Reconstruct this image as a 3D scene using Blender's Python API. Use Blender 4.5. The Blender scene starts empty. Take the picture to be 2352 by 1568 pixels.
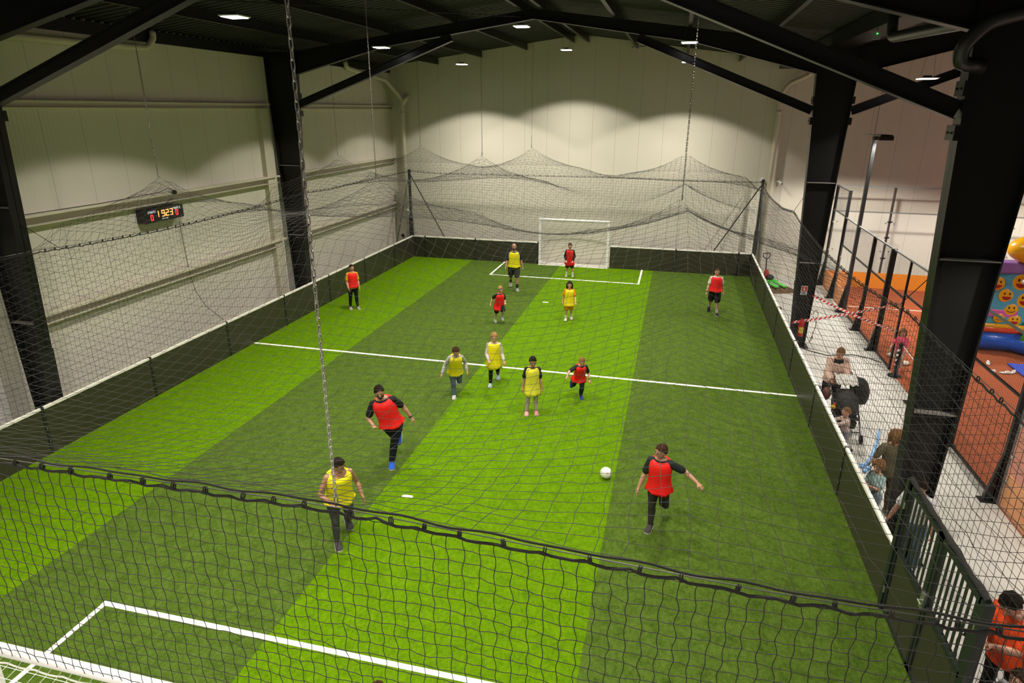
import bpy, bmesh, math, random
import numpy as np
from mathutils import Vector, Matrix

S = bpy.context.scene
COL = S.collection
PI = math.pi
random.seed(7)
R = math.radians

# ------------------------------------------------------------------ camera
F_PX = 1494.8
CAM = Vector((11.691, -3.319, 6.568))
YAW, PITCH, ROLL = -0.2397, 0.3427, 0.0063
def make_camera():
    cy, sy, cp, sp = math.cos(YAW), math.sin(YAW), math.cos(PITCH), math.sin(PITCH)
    fwd = Vector((sy * cp, cy * cp, -sp)); right = Vector((cy, -sy, 0)); up = right.cross(fwd)
    cr, sr = math.cos(ROLL), math.sin(ROLL)
    r2 = cr * right + sr * up; u2 = -sr * right + cr * up
    cd = bpy.data.cameras.new('camera'); c = bpy.data.objects.new('camera', cd); COL.objects.link(c)
    cd.sensor_width = 36.0; cd.lens = F_PX * 36.0 / 2352.0; cd.clip_end = 200
    m = Matrix((r2, u2, -fwd)).transposed().to_4x4(); m.translation = CAM
    c.matrix_world = m
    S.camera = c
make_camera()

# ------------------------------------------------------------------ world, exposure
w = bpy.data.worlds.new('world'); S.world = w; w.use_nodes = True
bg = w.node_tree.nodes['Background']; bg.inputs[0].default_value = (1.0, 0.93, 0.82, 1); bg.inputs[1].default_value = 0.010
S.view_settings.view_transform = 'Standard'; S.view_settings.look = 'None'
S.view_settings.exposure = 0.0; S.view_settings.gamma = 1.0; S.view_settings.use_curve_mapping = False

LAMP_W = 2080.0          # each high-bay lamp
PADEL_W = 3700.0         # each lamp over the padel court
LAMP_COL = (1.0, 0.93, 0.80)
PADEL_COL = (1.0, 0.93, 0.82)

# ------------------------------------------------------------------ materials
MATS = {}
def mat(name, col, rough=0.6, metal=0.0, emit=None, estr=0.0, noise=None, bump=None, alpha=1.0, spec=0.5, trans=0.0):
    """Principled material; noise=(scale, amount) varies the colour, bump=(scale, strength)."""
    if name in MATS: return MATS[name]
    m = bpy.data.materials.new(name); m.use_nodes = True
    nt = m.node_tree; b = nt.nodes['Principled BSDF']
    b.inputs['Base Color'].default_value = (*col, 1); b.inputs['Roughness'].default_value = rough
    b.inputs['Metallic'].default_value = metal; b.inputs['Specular IOR Level'].default_value = spec
    b.inputs['Alpha'].default_value = alpha; b.inputs['Transmission Weight'].default_value = trans
    if emit: b.inputs['Emission Color'].default_value = (*emit, 1); b.inputs['Emission Strength'].default_value = estr
    tc = None
    if noise or bump: tc = nt.nodes.new('ShaderNodeTexCoord')
    if noise:
        n = nt.nodes.new('ShaderNodeTexNoise'); n.inputs['Scale'].default_value = noise[0]; n.inputs['Detail'].default_value = 4
        nt.links.new(tc.outputs['Object'], n.inputs['Vector'])
        mx = nt.nodes.new('ShaderNodeMix'); mx.data_type = 'RGBA'
        a = noise[1]
        mx.inputs[6].default_value = (*[c * (1 - a) for c in col], 1); mx.inputs[7].default_value = (*[min(1, c * (1 + a)) for c in col], 1)
        nt.links.new(n.outputs['Fac'], mx.inputs[0]); nt.links.new(mx.outputs[2], b.inputs['Base Color'])
    if bump:
        n = nt.nodes.new('ShaderNodeTexNoise'); n.inputs['Scale'].default_value = bump[0]; n.inputs['Detail'].default_value = 3
        nt.links.new(tc.outputs['Object'], n.inputs['Vector'])
        bp = nt.nodes.new('ShaderNodeBump'); bp.inputs['Strength'].default_value = bump[1]; bp.inputs['Distance'].default_value = 0.02
        nt.links.new(n.outputs['Fac'], bp.inputs['Height']); nt.links.new(bp.outputs['Normal'], b.inputs['Normal'])
    MATS[name] = m
    return m

def math_node(nt, op, a, b=None):
    n = nt.nodes.new('ShaderNodeMath'); n.operation = op
    for i, v in enumerate((a, b)):
        if v is None: continue
        if isinstance(v, (int, float)): n.inputs[i].default_value = v
        else: nt.links.new(v, n.inputs[i])
    return n.outputs[0]

def panel_wall(name, axis, col, width=1.0, offset=0.0, ribs=True):
    """Sandwich-panel cladding: fine vertical ribs and a dark joint every metre along the given axis."""
    m = bpy.data.materials.new(name); m.use_nodes = True; nt = m.node_tree; b = nt.nodes['Principled BSDF']
    b.inputs['Roughness'].default_value = 0.55; b.inputs['Specular IOR Level'].default_value = 0.3
    tc = nt.nodes.new('ShaderNodeTexCoord'); sx = nt.nodes.new('ShaderNodeSeparateXYZ'); nt.links.new(tc.outputs['Object'], sx.inputs[0])
    c = sx.outputs[axis]
    fr = math_node(nt, 'FRACT', math_node(nt, 'DIVIDE', math_node(nt, 'ADD', c, 100.0 - offset), width))
    joint = math_node(nt, 'LESS_THAN', fr, 0.014 / width)
    n = nt.nodes.new('ShaderNodeTexNoise'); n.inputs['Scale'].default_value = 0.7; n.inputs['Detail'].default_value = 5
    nt.links.new(tc.outputs['Object'], n.inputs['Vector'])
    mx = nt.nodes.new('ShaderNodeMix'); mx.data_type = 'RGBA'
    mx.inputs[6].default_value = (*[v * .95 for v in col], 1); mx.inputs[7].default_value = (*[min(1, v * 1.05) for v in col], 1)
    nt.links.new(n.outputs['Fac'], mx.inputs[0])
    mj = nt.nodes.new('ShaderNodeMix'); mj.data_type = 'RGBA'; mj.inputs[7].default_value = (*[v * .68 for v in col], 1)
    nt.links.new(joint, mj.inputs[0]); nt.links.new(mx.outputs[2], mj.inputs[6]); nt.links.new(mj.outputs[2], b.inputs['Base Color'])
    if ribs:
        wv = math_node(nt, 'SINE', math_node(nt, 'MULTIPLY', c, 2 * PI / 0.1))
        bp = nt.nodes.new('ShaderNodeBump'); bp.inputs['Strength'].default_value = 0.12; bp.inputs['Distance'].default_value = 0.01
        nt.links.new(wv, bp.inputs['Height']); nt.links.new(bp.outputs['Normal'], b.inputs['Normal'])
    MATS[name] = m
    return m

def turf_material():
    m = bpy.data.materials.new('turf'); m.use_nodes = True; nt = m.node_tree; b = nt.nodes['Principled BSDF']
    b.inputs['Roughness'].default_value = 0.85; b.inputs['Specular IOR Level'].default_value = 0.04
    tc = nt.nodes.new('ShaderNodeTexCoord'); sx = nt.nodes.new('ShaderNodeSeparateXYZ'); nt.links.new(tc.outputs['Object'], sx.inputs[0])
    x = sx.outputs[0]
    # ragged joint between the rolls
    nj = nt.nodes.new('ShaderNodeTexNoise'); nj.inputs['Scale'].default_value = 40; nt.links.new(tc.outputs['Object'], nj.inputs['Vector'])
    xj = math_node(nt, 'ADD', x, math_node(nt, 'MULTIPLY', math_node(nt, 'SUBTRACT', nj.outputs['Fac'], 0.5), 0.05))
    s1 = math_node(nt, 'LESS_THAN', xj, 2.92)
    s2 = math_node(nt, 'MULTIPLY', math_node(nt, 'GREATER_THAN', xj, 6.99), math_node(nt, 'LESS_THAN', xj, 11.04))
    stripe = math_node(nt, 'MAXIMUM', s1, s2)
    def tone(dark, light):
        mp = nt.nodes.new('ShaderNodeMapping'); mp.inputs['Scale'].default_value = (1.0, 0.65, 1.0)
        nt.links.new(tc.outputs['Object'], mp.inputs[0])
        n1 = nt.nodes.new('ShaderNodeTexNoise'); n1.inputs['Scale'].default_value = 80; n1.inputs['Detail'].default_value = 6; n1.inputs['Roughness'].default_value = 0.75
        nt.links.new(mp.outputs[0], n1.inputs['Vector'])
        n2 = nt.nodes.new('ShaderNodeTexNoise'); n2.inputs['Scale'].default_value = 5; n2.inputs['Detail'].default_value = 4
        nt.links.new(tc.outputs['Object'], n2.inputs['Vector'])
        n3 = nt.nodes.new('ShaderNodeTexNoise'); n3.inputs['Scale'].default_value = 20; n3.inputs['Detail'].default_value = 5; n3.inputs['Roughness'].default_value = 0.7
        nt.links.new(mp.outputs[0], n3.inputs['Vector'])
        f = math_node(nt, 'ADD', math_node(nt, 'ADD', math_node(nt, 'MULTIPLY', n1.outputs['Fac'], 0.45), math_node(nt, 'MULTIPLY', n2.outputs['Fac'], 0.2)), math_node(nt, 'MULTIPLY', n3.outputs['Fac'], 0.35))
        rp = nt.nodes.new('ShaderNodeValToRGB'); rp.color_ramp.elements[0].position = 0.38; rp.color_ramp.elements[1].position = 0.61
        rp.color_ramp.elements[0].color = (*dark, 1); rp.color_ramp.elements[1].color = (*light, 1)
        nt.links.new(f, rp.inputs[0]); return rp.outputs[0], f
    bright, f = tone((0.040, 0.105, 0.001), (0.122, 0.235, 0.002))
    deep, _ = tone((0.022, 0.048, 0.004), (0.088, 0.145, 0.020))
    mx = nt.nodes.new('ShaderNodeMix'); mx.data_type = 'RGBA'
    nt.links.new(stripe, mx.inputs[0]); nt.links.new(deep, mx.inputs[6]); nt.links.new(bright, mx.inputs[7])
    nt.links.new(mx.outputs[2], b.inputs['Base Color'])
    bp = nt.nodes.new('ShaderNodeBump'); bp.inputs['Strength'].default_value = 0.5; bp.inputs['Distance'].default_value = 0.02
    nt.links.new(f, bp.inputs['Height']); nt.links.new(bp.outputs['Normal'], b.inputs['Normal'])
    MATS['turf'] = m
    return m

def deck_material():
    return mat('roof_deck', (0.009, 0.009, 0.008), 0.6)

WALLC = (0.66, 0.625, 0.545)
M_WALLX = panel_wall('cladding_back', 0, WALLC, 0.98, 0.25)
M_WALLY = panel_wall('cladding_side', 1, WALLC, 1.0, 0.1)
M_TURF = turf_material()
M_FLOOR = mat('floor_concrete', (0.52, 0.505, 0.47), 0.45, noise=(1.5, 0.06))
M_BLACK = mat('black_steel', (0.010, 0.010, 0.0105), 0.36, spec=.28)
M_CREAM = mat('cream_steel', (0.62, 0.58, 0.47), 0.5)
M_PVC = mat('cream_pvc', (0.60, 0.56, 0.46), 0.4)
M_BLACKPVC = mat('black_pvc', (0.02, 0.02, 0.021), 0.35)
M_BOARD = mat('board_dark', (0.036, 0.034, 0.022), 0.38, noise=(3, .08))
M_RAIL = mat('board_white', (0.80, 0.78, 0.72), 0.5)
M_POST = mat('dark_post', (0.010, 0.013, 0.013), 0.4)
M_WHITE = mat('white_paint', (0.85, 0.85, 0.85), 0.4)
M_NET = mat('net_cord', (0.022, 0.021, 0.019), 0.8)
M_NETW = mat('net_white', (0.8, 0.8, 0.78), 0.8)
M_ROPE = mat('rope_black', (0.018, 0.017, 0.015), 0.9, bump=(120, .6))
M_STEEL = mat('steel', (0.55, 0.55, 0.53), 0.3, 0.9)
M_CHAIN = mat('dull_chain', (.16, .155, .14), .5, .6)
M_GALV = mat('galvanised', (0.5, 0.5, 0.48), 0.4, 0.8)
M_GATE = mat('gate_green_black', (0.013, 0.0165, 0.018), 0.36)
M_LINE = mat('line_white', (0.86, 0.85, 0.80), 0.9, noise=(60, .06))
M_PADEL = mat('padel_red', (0.33, 0.086, 0.036), 0.9, noise=(30, .12), bump=(200, .2), spec=.1)
M_ORANGE = mat('padel_orange', (0.80, 0.27, 0.012), 0.6)
M_LED = mat('led', (1, 1, 1), 0.5, emit=(1, .97, .93), estr=14)
M_SIGNW = mat('sign_white', (.8, .8, .78), .5)
M_SIGNR = mat('sign_red', (.65, .02, .02), .5)

# ------------------------------------------------------------------ mesh building
class MB:
    def __init__(s): s.v = []; s.f = []
    def add(s, vs, fs):
        o = len(s.v); s.v += [tuple(p) for p in vs]; s.f += [tuple(i + o for i in f) for f in fs]; return s
    def box(s, a, b):
        (x0, y0, z0), (x1, y1, z1) = a, b
        return s.add([(x0, y0, z0), (x1, y0, z0), (x1, y1, z0), (x0, y1, z0), (x0, y0, z1), (x1, y0, z1), (x1, y1, z1), (x0, y1, z1)],
                     [(3, 2, 1, 0), (4, 5, 6, 7), (0, 1, 5, 4), (1, 2, 6, 5), (2, 3, 7, 6), (3, 0, 4, 7)])
    def hexa(s, p):      # eight corners, bottom ring then top ring
        return s.add(p, [(3, 2, 1, 0), (4, 5, 6, 7), (0, 1, 5, 4), (1, 2, 6, 5), (2, 3, 7, 6), (3, 0, 4, 7)])
    def bar(s, p, q, w, h=None, up=(0, 0, 1)):
        p, q = Vector(p), Vector(q); h = h or w
        d = (q - p).normalized(); u = Vector(up)
        if abs(d.dot(u)) > .98: u = Vector((0, 1, 0))
        a = d.cross(u).normalized() * (w / 2); c = a.cross(d).normalized() * (h / 2)
        return s.hexa([p - a - c, p + a - c, p + a + c, p - a + c, q - a - c, q + a - c, q + a + c, q - a + c])
    def rings(s, rings, cap=True):
        n = len(rings[0]); o = len(s.v)
        for r in rings: s.v += [tuple(p) for p in r]
        for i in range(len(rings) - 1):
            for j in range(n):
                k = (j + 1) % n
                s.f.append((o + i * n + j, o + i * n + k, o + (i + 1) * n + k, o + (i + 1) * n + j))
        if cap:
            s.f.append(tuple(o + j for j in reversed(range(n))))
            e = o + (len(rings) - 1) * n; s.f.append(tuple(e + j for j in range(n)))
        return s
    def tube(s, pts, r, n=8, cap=True):
        pts = [Vector(p) for p in pts]; rr = r if isinstance(r, (list, tuple)) else [r] * len(pts)
        rings = []; u = None
        for i, p in enumerate(pts):
            d = ((pts[min(i + 1, len(pts) - 1)] - p).normalized() + (p - pts[max(i - 1, 0)]).normalized())
            d = d.normalized() if d.length > 1e-6 else Vector((0, 0, 1))
            if u is None:
                u = d.cross(Vector((0, 0, 1)));
                if u.length < .05: u = d.cross(Vector((0, 1, 0)))
            u = (u - d * u.dot(d)).normalized(); v = d.cross(u)
            rings.append([p + (u * math.cos(2 * PI * k / n) + v * math.sin(2 * PI * k / n)) * rr[i] for k in range(n)])
        return s.rings(rings, cap)
    def ell(s, c, rad, n=12, m=8, M=None):
        c = Vector(c); rings = []
        for i in range(m + 1):
            ph = PI * (i + .001 if i == 0 else i - .001 if i == m else i) / m
            ring = [Vector((rad[0] * math.sin(ph) * math.cos(2 * PI * k / n), rad[1] * math.sin(ph) * math.sin(2 * PI * k / n), -rad[2] * math.cos(ph))) for k in range(n)]
            rings.append([c + (M @ q if M else q) for q in ring])
        return s.rings(rings)
    def lathe(s, c, prof, n=16):
        c = Vector(c)
        return s.rings([[c + Vector((r * math.cos(2 * PI * k / n), r * math.sin(2 * PI * k / n), z)) for k in range(n)] for r, z in prof])
    def prism(s, poly, axis, a, b):
        """2-D polygon extruded along an axis from a to b (coordinates of the other two axes in order)."""
        def P(uv, t):
            l = list(uv); l.insert(axis, t); return tuple(l)
        n = len(poly)
        return s.add([P(q, a) for q in poly] + [P(q, b) for q in poly],
                     [tuple(reversed(range(n))), tuple(range(n, 2 * n))] + [(i, (i + 1) % n, (i + 1) % n + n, i + n) for i in range(n)])
    def mesh(s, name, smooth=False):
        me = bpy.data.meshes.new(name); me.from_pydata(s.v, [], s.f); me.validate()
        bm = bmesh.new(); bm.from_mesh(me); bmesh.ops.recalc_face_normals(bm, faces=bm.faces); bm.to_mesh(me); bm.free()
        if smooth:
            for p in me.polygons: p.use_smooth = True
        return me
    def build(s, name, m, parent=None, smooth=False, bevel=0.0):
        me = s.mesh(name, smooth); o = bpy.data.objects.new(name, me); COL.objects.link(o)
        if m: me.materials.append(m)
        if parent: o.parent = parent
        if bevel:
            b = o.modifiers.new('bevel', 'BEVEL'); b.width = bevel; b.segments = 2; b.limit_method = 'ANGLE'
        return o

def tag(o, label=None, cat=None, group=None, kind=None):
    if label: o['label'] = label
    if cat: o['category'] = cat
    if group: o['group'] = group
    if kind: o['kind'] = kind
    return o
def thing(name, label, cat, loc=(0, 0, 0), rz=0.0, group=None):
    o = bpy.data.objects.new(name, None); COL.objects.link(o); o.empty_display_size = .1
    o.location = loc; o.rotation_euler = (0, 0, rz)
    return tag(o, label, cat, group)
def struct(name, mb, m, **k):
    return tag(mb.build(name, m, **k), kind='structure')
def dup(root, loc, rz=None, label=None):
    def cp(o, par):
        c = o.copy(); COL.objects.link(c)
        if par: c.parent = par
        for ch in list(o.children): cp(ch, c)
        return c
    r = cp(root, None); r.location = loc
    if rz is not None: r.rotation_euler = (0, 0, rz)
    if label: r['label'] = label
    return r

def tubes_np(lines, r, sides=3):
    """Many polylines (each an (n,3) array) as thin tubes in one vertex/face array."""
    V = []; Fc = []; o = 0
    for P in lines:
        P = np.asarray(P, float); n = len(P)
        d = np.gradient(P, axis=0); d /= np.linalg.norm(d, axis=1)[:, None] + 1e-12
        ref = np.where(np.abs(d[:, 2:3]) > .9, np.array([[1., 0, 0]]), np.array([[0., 0, 1.]]))
        u = np.cross(d, ref); u /= np.linalg.norm(u, axis=1)[:, None] + 1e-12
        v = np.cross(d, u)
        ring = np.stack([P + r * (u * math.cos(2 * PI * k / sides) + v * math.sin(2 * PI * k / sides)) for k in range(sides)], 1)
        V.append(ring.reshape(-1, 3))
        i = np.arange(n - 1)[:, None] * sides; k = np.arange(sides)[None, :]; k2 = (k + 1) % sides
        Fc.append((np.stack([i + k, i + k2, i + sides + k2, i + sides + k], -1) + o).reshape(-1, 4)); o += n * sides
    return np.concatenate(V), np.concatenate(Fc)
def np_obj(name, V, Fc, m, parent=None):
    me = bpy.data.meshes.new(name)
    me.vertices.add(len(V)); me.vertices.foreach_set('co', V.astype(np.float32).ravel())
    k = Fc.shape[1]
    me.loops.add(Fc.size); me.loops.foreach_set('vertex_index', Fc.astype(np.int32).ravel())
    me.polygons.add(len(Fc)); me.polygons.foreach_set('loop_start', np.arange(0, Fc.size, k, dtype=np.int32))
    try: me.polygons.foreach_set('loop_total', np.full(len(Fc), k, dtype=np.int32))
    except Exception: pass
    me.update(calc_edges=True); me.validate()
    o = bpy.data.objects.new(name, me); COL.objects.link(o); me.materials.append(m)
    if parent: o.parent = parent
    return o
def text_mesh(name, body, size, m, parent, M, ext=0.004):
    cu = bpy.data.curves.new(name, 'FONT'); cu.body = body; cu.size = size; cu.extrude = ext; cu.align_x = 'CENTER'; cu.align_y = 'CENTER'
    o = bpy.data.objects.new(name + '_tmp', cu); COL.objects.link(o)
    me = bpy.data.meshes.new_from_object(o); COL.objects.unlink(o); bpy.data.objects.remove(o); bpy.data.curves.remove(cu)
    t = bpy.data.objects.new(name, me); COL.objects.link(t); me.materials.clear(); me.materials.append(m); t.parent = parent; t.matrix_local = M
    return t

# ------------------------------------------------------------------ the hall
XL, YB, XR, YF = -1.15, 25.7, 33.0, -14.0
RIDGE, VALLEY = 7.45, 15.5
def deck_z(x):
    if x > VALLEY: x = 2 * VALLEY - x
    return 9.45 - 0.13 * abs(x - RIDGE)
XRIDGE2 = 2 * VALLEY - RIDGE

def hall():
    struct('floor', MB().box((XL - .2, YF - .2, -.2), (XR + .2, YB + .2, 0)), M_FLOOR)
    top = [(XL, deck_z(XL)), (RIDGE, deck_z(RIDGE)), (VALLEY, deck_z(VALLEY)), (XRIDGE2, deck_z(XRIDGE2)), (XR, deck_z(XR))]
    gable = [(XL - .2, 0)] + [(x, z + .05) for x, z in top] + [(XR, 0)]
    struct('wall_back', MB().prism(gable, 1, YB, YB + .15), M_WALLX)
    struct('wall_front', MB().prism(gable, 1, YF - .15, YF), M_WALLX)
    struct('wall_left', MB().box((XL - .15, YF, 0), (XL, YB + .15, deck_z(XL) + .05)), M_WALLY)
    struct('wall_right', MB().box((XR, YF, 0), (XR + .15, YB + .15, deck_z(XR) + .05)), M_WALLY)
    # corrugated roof deck: ribs run down the slope, profile repeats along y
    mb = MB(); pitch = .25; n = int((YB - YF) / pitch)
    prof = []
    for i in range(n):
        y = YF + i * pitch
        prof += [(y, 0), (y + .10, 0), (y + .135, .06), (y + .215, .06)]
    prof.append((YB, 0))
    xs = [x for x, _ in top]
    for x, z in top:
        mb.v += [(x, y, z + dz) for y, dz in prof]
    k = len(prof)
    for a in range(len(xs) - 1):
        for j in range(k - 1):
            mb.f.append((a * k + j, a * k + j + 1, (a + 1) * k + j + 1, (a + 1) * k + j))
    struct('ceiling', mb, deck_material())
    # cream wall rails (channel sections) on the left wall, three heights, broken at the frames
    m = M_CREAM
    for z, nm in ((2.22, 'lower'), (4.27, 'middle'), (6.55, 'upper')):
        for y0, y1, where in ((-6, 6.2, 'near'), (6.65, 16.15, 'centre'), (16.65, YB, 'far')):
            if where == 'near' and z < 3: continue
            t = MB(); p = .22 if nm != 'upper' else .14; d = .2 if nm != 'upper' else .12
            t.box((XL, y0, z + d), (XL + p, y1, z + d + .015)); t.box((XL, y0, z), (XL + .02, y1, z + d)); t.box((XL, y0, z - .015), (XL + p * .8, y1, z))
            t.box((XL + p - .015, y0, z + d - .035), (XL + p, y1, z + d))
            tag(t.build('wall_rail', m), f'cream steel wall rail, {nm} height, {where} bay of the left wall', 'rail', 'cream rails along the left wall')
    # pale flanks each side of the far left column
    for y0, y1, s in ((15.55, 15.95, 'near'), (6.85, 7.0, 'far')):
        if s == 'near':
            tag(MB().box((XL, y0, 0), (XL + .16, y1, 6.55)).build('wall_jamb', m), 'pale flat steel jamb on the left wall just before the second black column', 'jamb')
    # sectional door at near left
    t = MB()
    k = 26; ys = [-2 + (5.9 + 2) * i / k for i in range(k + 1)]
    pts = []
    for i, y in enumerate(ys): pts.append((XL + (.02 if i % 2 else .09), y))
    poly = pts + [(XL, 5.9), (XL, -2)]
    t.add([(x, y, 0) for x, y in poly] + [(x, y, 2.9) for x, y in poly],
          [(i, i + 1, i + 1 + len(poly), i + len(poly)) for i in range(len(poly) - 1)])
    struct('door_1', t, mat('door_pale', (.66, .65, .62), .45))
hall()

def steel_column(x0, x1, y, label, zt, mirror=False, pad=None, stiff=()):
    """Tapered I-section. x0/x1 = (x at floor, dx/dz) of the two flanges."""
    t = thing('steel_column', label, 'column', ((x0[0] + x1[0]) / 2, y, 0))
    ox = (x0[0] + x1[0]) / 2
    X = lambda f, z: f[0] + f[1] * z - ox
    tf, hw = .022, .13
    MB().hexa([(X(x0, 0), -.008, 0), (X(x1, 0), -.008, 0), (X(x1, 0), .008, 0), (X(x0, 0), .008, 0),
               (X(x0, zt), -.008, zt), (X(x1, zt), -.008, zt), (X(x1, zt), .008, zt), (X(x0, zt), .008, zt)]).build('web', M_BLACK, t)
    for f, s in ((x0, 1), (x1, -1)):
        MB().hexa([(X(f, 0), -hw, 0), (X(f, 0) + s * tf, -hw, 0), (X(f, 0) + s * tf, hw, 0), (X(f, 0), hw, 0),
                   (X(f, zt), -hw, zt), (X(f, zt) + s * tf, -hw, zt), (X(f, zt) + s * tf, hw, zt), (X(f, zt), hw, zt)]).build('flange', M_BLACK, t)
    MB().box((X(x0, 0) - .1, -.2, 0), (X(x1, 0) + .1, .2, .025)).build('base_plate', M_BLACK, t)
    for z in stiff:  # stiffener plates in a lighter grey than the column steel
        MB().box((X(x0, z) + tf, -hw, z), (X(x1, z) - tf, hw, z + .016)).build('stiffener', mat('grey_plate', (.20, .19, .18), .55), t)
    if pad is not None:
        f, s = pad; a, b = (-.015, .05) if s < 0 else (-.05, .015)
        MB().hexa([(X(f, 0) + a, -hw - .01, .03), (X(f, 0) + b, -hw - .01, .03), (X(f, 0) + b, hw + .01, .03), (X(f, 0) + a, hw + .01, .03),
                   (X(f, 1.93) + a, -hw - .01, 1.93), (X(f, 1.93) + b, -hw - .01, 1.93), (X(f, 1.93) + b, hw + .01, 1.93), (X(f, 1.93) + a, hw + .01, 1.93)]).build('protector', mat('black_rubber', (.008, .008, .008), .6), t)
    return t

FL_L0, FL_L1 = (-.87, -.034), (-.45, .045)       # left wall columns: outer, inner flange
FL_A0, FL_A1 = (15.40, -.054), (15.78, .027)     # valley columns
YA, YBm = 16.4, 6.4
for y, l, v in ((YBm, 'black tapered steel column at the left edge, before the scoreboard', 'nearer black tapered column on the right, in front of the inflatable castle'),
                (YA, 'black tapered steel column on the left wall, between scoreboard and far corner', 'black tapered valley column carrying the fire extinguisher')):
    steel_column(FL_L0, FL_L1, y, l, 8.2, stiff=(2.5, 4.78), pad=(FL_L1, 1))
    steel_column(FL_A0, FL_A1, y, v, 8.15, stiff=(2.5, 4.72), pad=(FL_A0, -1))

def rafter(pts_bot, top_off, y, label):
    """I-beam rafter following the roof: lower flange through pts_bot, upper flange under the purlins."""
    x0, _ = pts_bot[0]
    t = thing('rafter', label, 'beam', (x0, y, 0))
    b = [(x - x0, z) for x, z in pts_bot]; tp = [(x - x0, deck_z(x) - top_off) for x, _ in pts_bot]
    w_ = MB(); poly = b + list(reversed(tp)); w_.prism(poly, 1, -.006, .006); w_.build('web', M_BLACK, t)
    for nm, line in (('lower_flange', b), ('upper_flange', tp)):
        f = MB()
        for (xa, za), (xb, zb) in zip(line, line[1:]):
            f.hexa([(xa, -.1, za - .02), (xb, -.1, zb - .02), (xb, .1, zb - .02), (xa, .1, za - .02), (xa, -.1, za), (xb, -.1, zb), (xb, .1, zb), (xa, .1, za)])
        f.build(nm, M_BLACK, t)
PB = [(-.35, 7.5), (2.9, 8.31), (RIDGE, 8.96), (11.8, 8.31), (15.0, 7.5)]
PB2 = [(2 * VALLEY - x, z) for x, z in reversed(PB)]
for y, nm in ((YBm, 'nearer'), (YA, 'farther')):
    rafter(PB, .25, y, f'{nm} black portal rafter spanning over the pitch')
    rafter(PB2, .25, y, f'{nm} black portal rafter over the padel court')
def knee(p, q, label):
    t = thing('knee_brace', label, 'brace', p)
    d = Vector(q) - Vector(p)
    a = MB(); a.bar((0, 0, 0), d, .012, .2, up=(0, 0, 1)); a.build('web', M_BLACK, t)
    n = Vector((0, 1, 0)).cross(d).normalized(); n = n if n.z > 0 else -n
    for s in (-1, 1):
        MB().bar(n * s * .1, d + n * s * .1, .2, .014, up=n).build('flange', M_BLACK, t)
    for z in (-.26, .26):
        g = MB().box((-.03, -.14, z - .09), (.03, .14, z + .09)).build('bolt_plate', M_BLACK, t)
        for y in (-.07, .07): MB().ell((0, y, z), (.05, .022, .022), 8, 6).build('bolt', M_POST, g)
for y, nm in ((YBm, 'nearer'), (YA, 'farther')):
    knee((-.12, y, 6.66), (5.0, y, 8.52), f'slanted black brace from the {nm} left column up to its rafter')
    knee((15.03, y, 6.58), (10.35, y, 8.42), f'slanted black brace from the {nm} valley column up over the pitch')
    knee((15.99, y, 6.58), (20.6, y, 8.42), f'slanted black brace from the {nm} valley column up over the padel court')
# purlins under the deck
pl = None
for bay, (y0, y1) in enumerate(((YF, YBm - .02), (YBm + .02, YA - .02), (YA + .02, YB))):
    for k in range(-4, 13):
        x = RIDGE + .3 + 1.98 * k if k >= 0 else RIDGE - .3 + 1.98 * (k + 1)
        if x < XL + .3 or x > 24 or abs(x - VALLEY) < .5: continue
        z = deck_z(x)
        o = MB().box((-.008, 0, -.24), (.008, y1 - y0, 0)).box((-.05, 0, -.245), (.05, y1 - y0, -.232)).build('purlin', M_BLACK)
        o.location = (x, y0, z - .012)
        tag(o, 'thin black purlin running along under the roof deck', 'beam', 'roof purlins')
t = MB().box((VALLEY - .28, YF, 8.1), (VALLEY + .28, YB, 8.16)).box((VALLEY - .3, YF, 8.1), (VALLEY - .27, YB, 8.42)).box((VALLEY + .27, YF, 8.1), (VALLEY + .3, YB, 8.42))
tag(t.build('valley_gutter', M_BLACK), 'long black valley gutter between the two roofs above the column line', 'gutter')
t = MB().box((XL, YF, 8.05), (XL + .1, YB, 8.32))
tag(t.build('eaves_beam', M_BLACK), 'black eaves beam along the top of the left wall', 'beam')

# roof bracing rods
def rod(p, q, label, r=.012):
    tag(MB().tube([p, q], r, 6).build('bracing_rod', M_BLACK), label, 'rod')
rod((1.2, YBm, 8.35), (7.2, YA, 9.0), 'thin black wind bracing rod crossing under the left roof slope')
rod((13.4, YA, 8.35), (9.5, YB, 8.95), 'thin black wind bracing rod near the back wall, right slope')

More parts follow.
